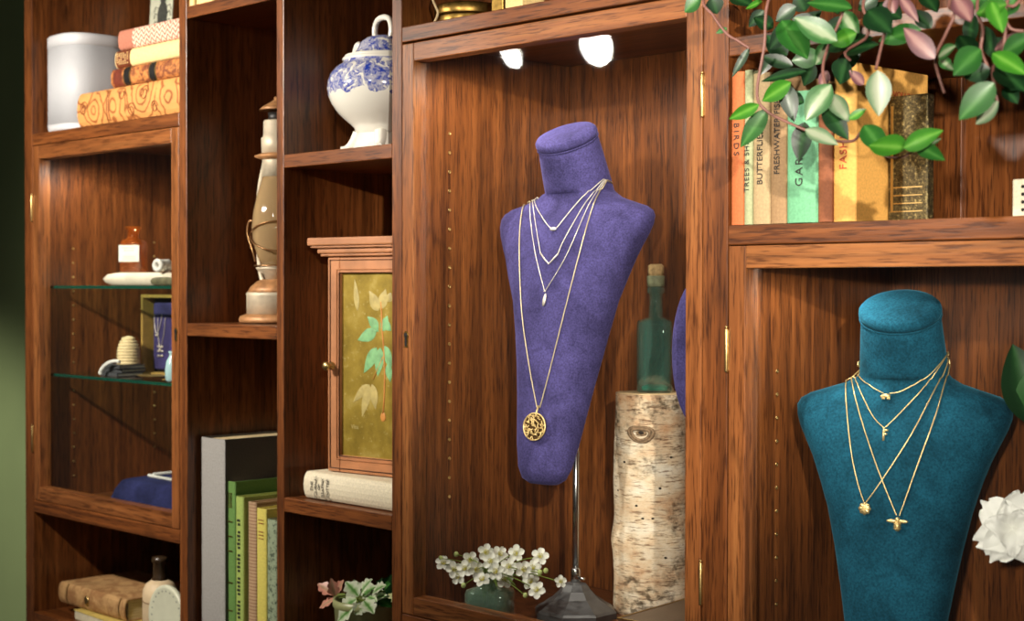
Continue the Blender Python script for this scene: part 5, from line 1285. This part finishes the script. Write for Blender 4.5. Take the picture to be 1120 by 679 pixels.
VN = [[(770, -4), (781, 18), (795, 37), (806, 44), (820, 53)], [(842, -4), (836, 50), (828, 102), (838, 121), (860, 133), (883, 143), (908, 153), (933, 154), (944, 144), (958, 158)],
      [(913, -5), (922, 12), (906, 50), (900, 78), (908, 104), (929, 131)], [(946, -4), (948, 20), (948, 40), (925, 56), (930, 66)], [(975, -4), (973, 15), (966, 42), (958, 76)],
      [(1039, -4), (1044, 14), (1034, 38), (1023, 63), (1028, 87), (1033, 102)], [(1103, -4), (1100, 30), (1096, 57), (1086, 75), (1088, 95), (1091, 112)], [(1070, -4), (1075, 32), (1073, 55), (1082, 76)],
      [(1118, -6), (1100, 8), (1104, 30), (1120, 34)], [(944, 144), (962, 168), (985, 172), (1002, 163), (1010, 160)]]
for i, v in enumerate(VN):
    yy = -.125 if i != 1 else -.135
    pts = [at(px, py, yy - .008*math.sin(k)) for k, (px, py) in enumerate(v)]
    if i == 9: mb = MB().tube(spline(pts, 6), .0009, 6)
    else:
        s0 = pts[0]; top = Vector((s0.x, s0.y*.6, max(s0.z+.03, .33))); a1 = Vector(((s0.x*0.4+hub.x*0.6), -.02, .385)); 
        mb = MB().tube(spline([hub + Vector((vr.uniform(-.03, .03), vr.uniform(-.03, .03), -.004)), hub + Vector((0, -.06, .03)), a1, top] + pts, 7), .0014, 7)
    mb.build('vine', M['vine'], tp)
# ------------------------------------------------------------------ white blossom and leaf in the right-hand cabinet
vx, vy = -0.625, 0.10; vzz = -0.6194
vs_ = thing('bud_vase', 'tall glass vase holding the white bloom at the right of the right-hand cabinet', 'vase', (vx, vy, vzz))
MB().lathe([(.030, 0), (.034, .004), (.034, .10), (.022, .16), (.012, .20), (.012, .24), (.015, .245), (.013, .245), (.010, .24), (.010, .20), (.020, .158), (.031, .10), (.031, .008)], (vx, vy, vzz), 40).build('vase', M['jar_glass'], vs_)
mg_ = thing('white_flower', 'white ruffled bloom with a dark green leaf beside the teal bust', 'flower', (vx, vy, vzz+.012))
fc = at(1108, 578, .045); m0 = Vector((vx, vy, vzz+.012)); m1_ = Vector((vx, vy, vzz+.25))
lfA, lfB = at(1130, 464, .10), at(1108, 376, .10)
MB().tube(spline([m0, m1_, (m1_+fc)/2+Vector((.02, 0, .02)), fc+Vector((.01, .012, .006))], 10), .0022, 8).build('stem', M['stem_green'], mg_)
MB().tube(spline([m0+Vector((.005, 0, 0)), m1_+Vector((.003, 0, 0)), Vector((vx-.0, .10, -.30)), lfA+Vector((.02, 0, -.03)), lfA], 10), .0020, 8).build('stem', M['stem_green'], mg_)
leaf(mg_, lfA, lfB, .024, M['lf_dark'], (CAM-lfA).normalized()+Vector((.3, 0, .2)), .2, .25)
leaf(mg_, lfA+Vector((.0, 0, -.005)), at(1150, 385, .10), .022, M['lf_green'], (CAM-lfA).normalized()+Vector((-.3, 0, .3)), .2, .25)
M['petal2'] = plain('white_ruffled_petal', srgb(240, 240, 236), .6, 0, .02, 40)
pr_ = random.Random(21)
tocam = (CAM-fc).normalized(); u = tocam.orthogonal().normalized(); v_ = tocam.cross(u)
for k in range(11):
    a = 2*PI*k/5.5 + .3; tier = 0 if k < 6 else 1; ln = .036 if tier == 0 else .024
    d = (u*math.cos(a)+v_*math.sin(a)); tip = fc + d*ln + tocam*(.004+.014*tier); n_ = 14; rows = []
    s = tocam.cross(d).normalized(); w = .017 if tier == 0 else .012; ph_ = pr_.random()*6
    for i in range(n_+1):
        t = i/n_; ww = w*(.25+.75*math.sin(PI*min(1, .12+t*.72))); cc = fc + (tip-fc)*t + tocam*(.010*math.sin(PI*t))
        rows.append([cc + s*(ww*q*(1 if i < n_ else .75)) + tocam*(.004*abs(q)**2 + .0022*math.sin(7*q+5*t+ph_)*t) + d*(.003*math.sin(6*q+ph_)*t*t - .006*abs(q)**3*t) for q in [j/5 for j in range(-5, 6)]])
    mb = MB(); mb.loft(rows, closed=False); mb.build('petal', M['petal2'], mg_)
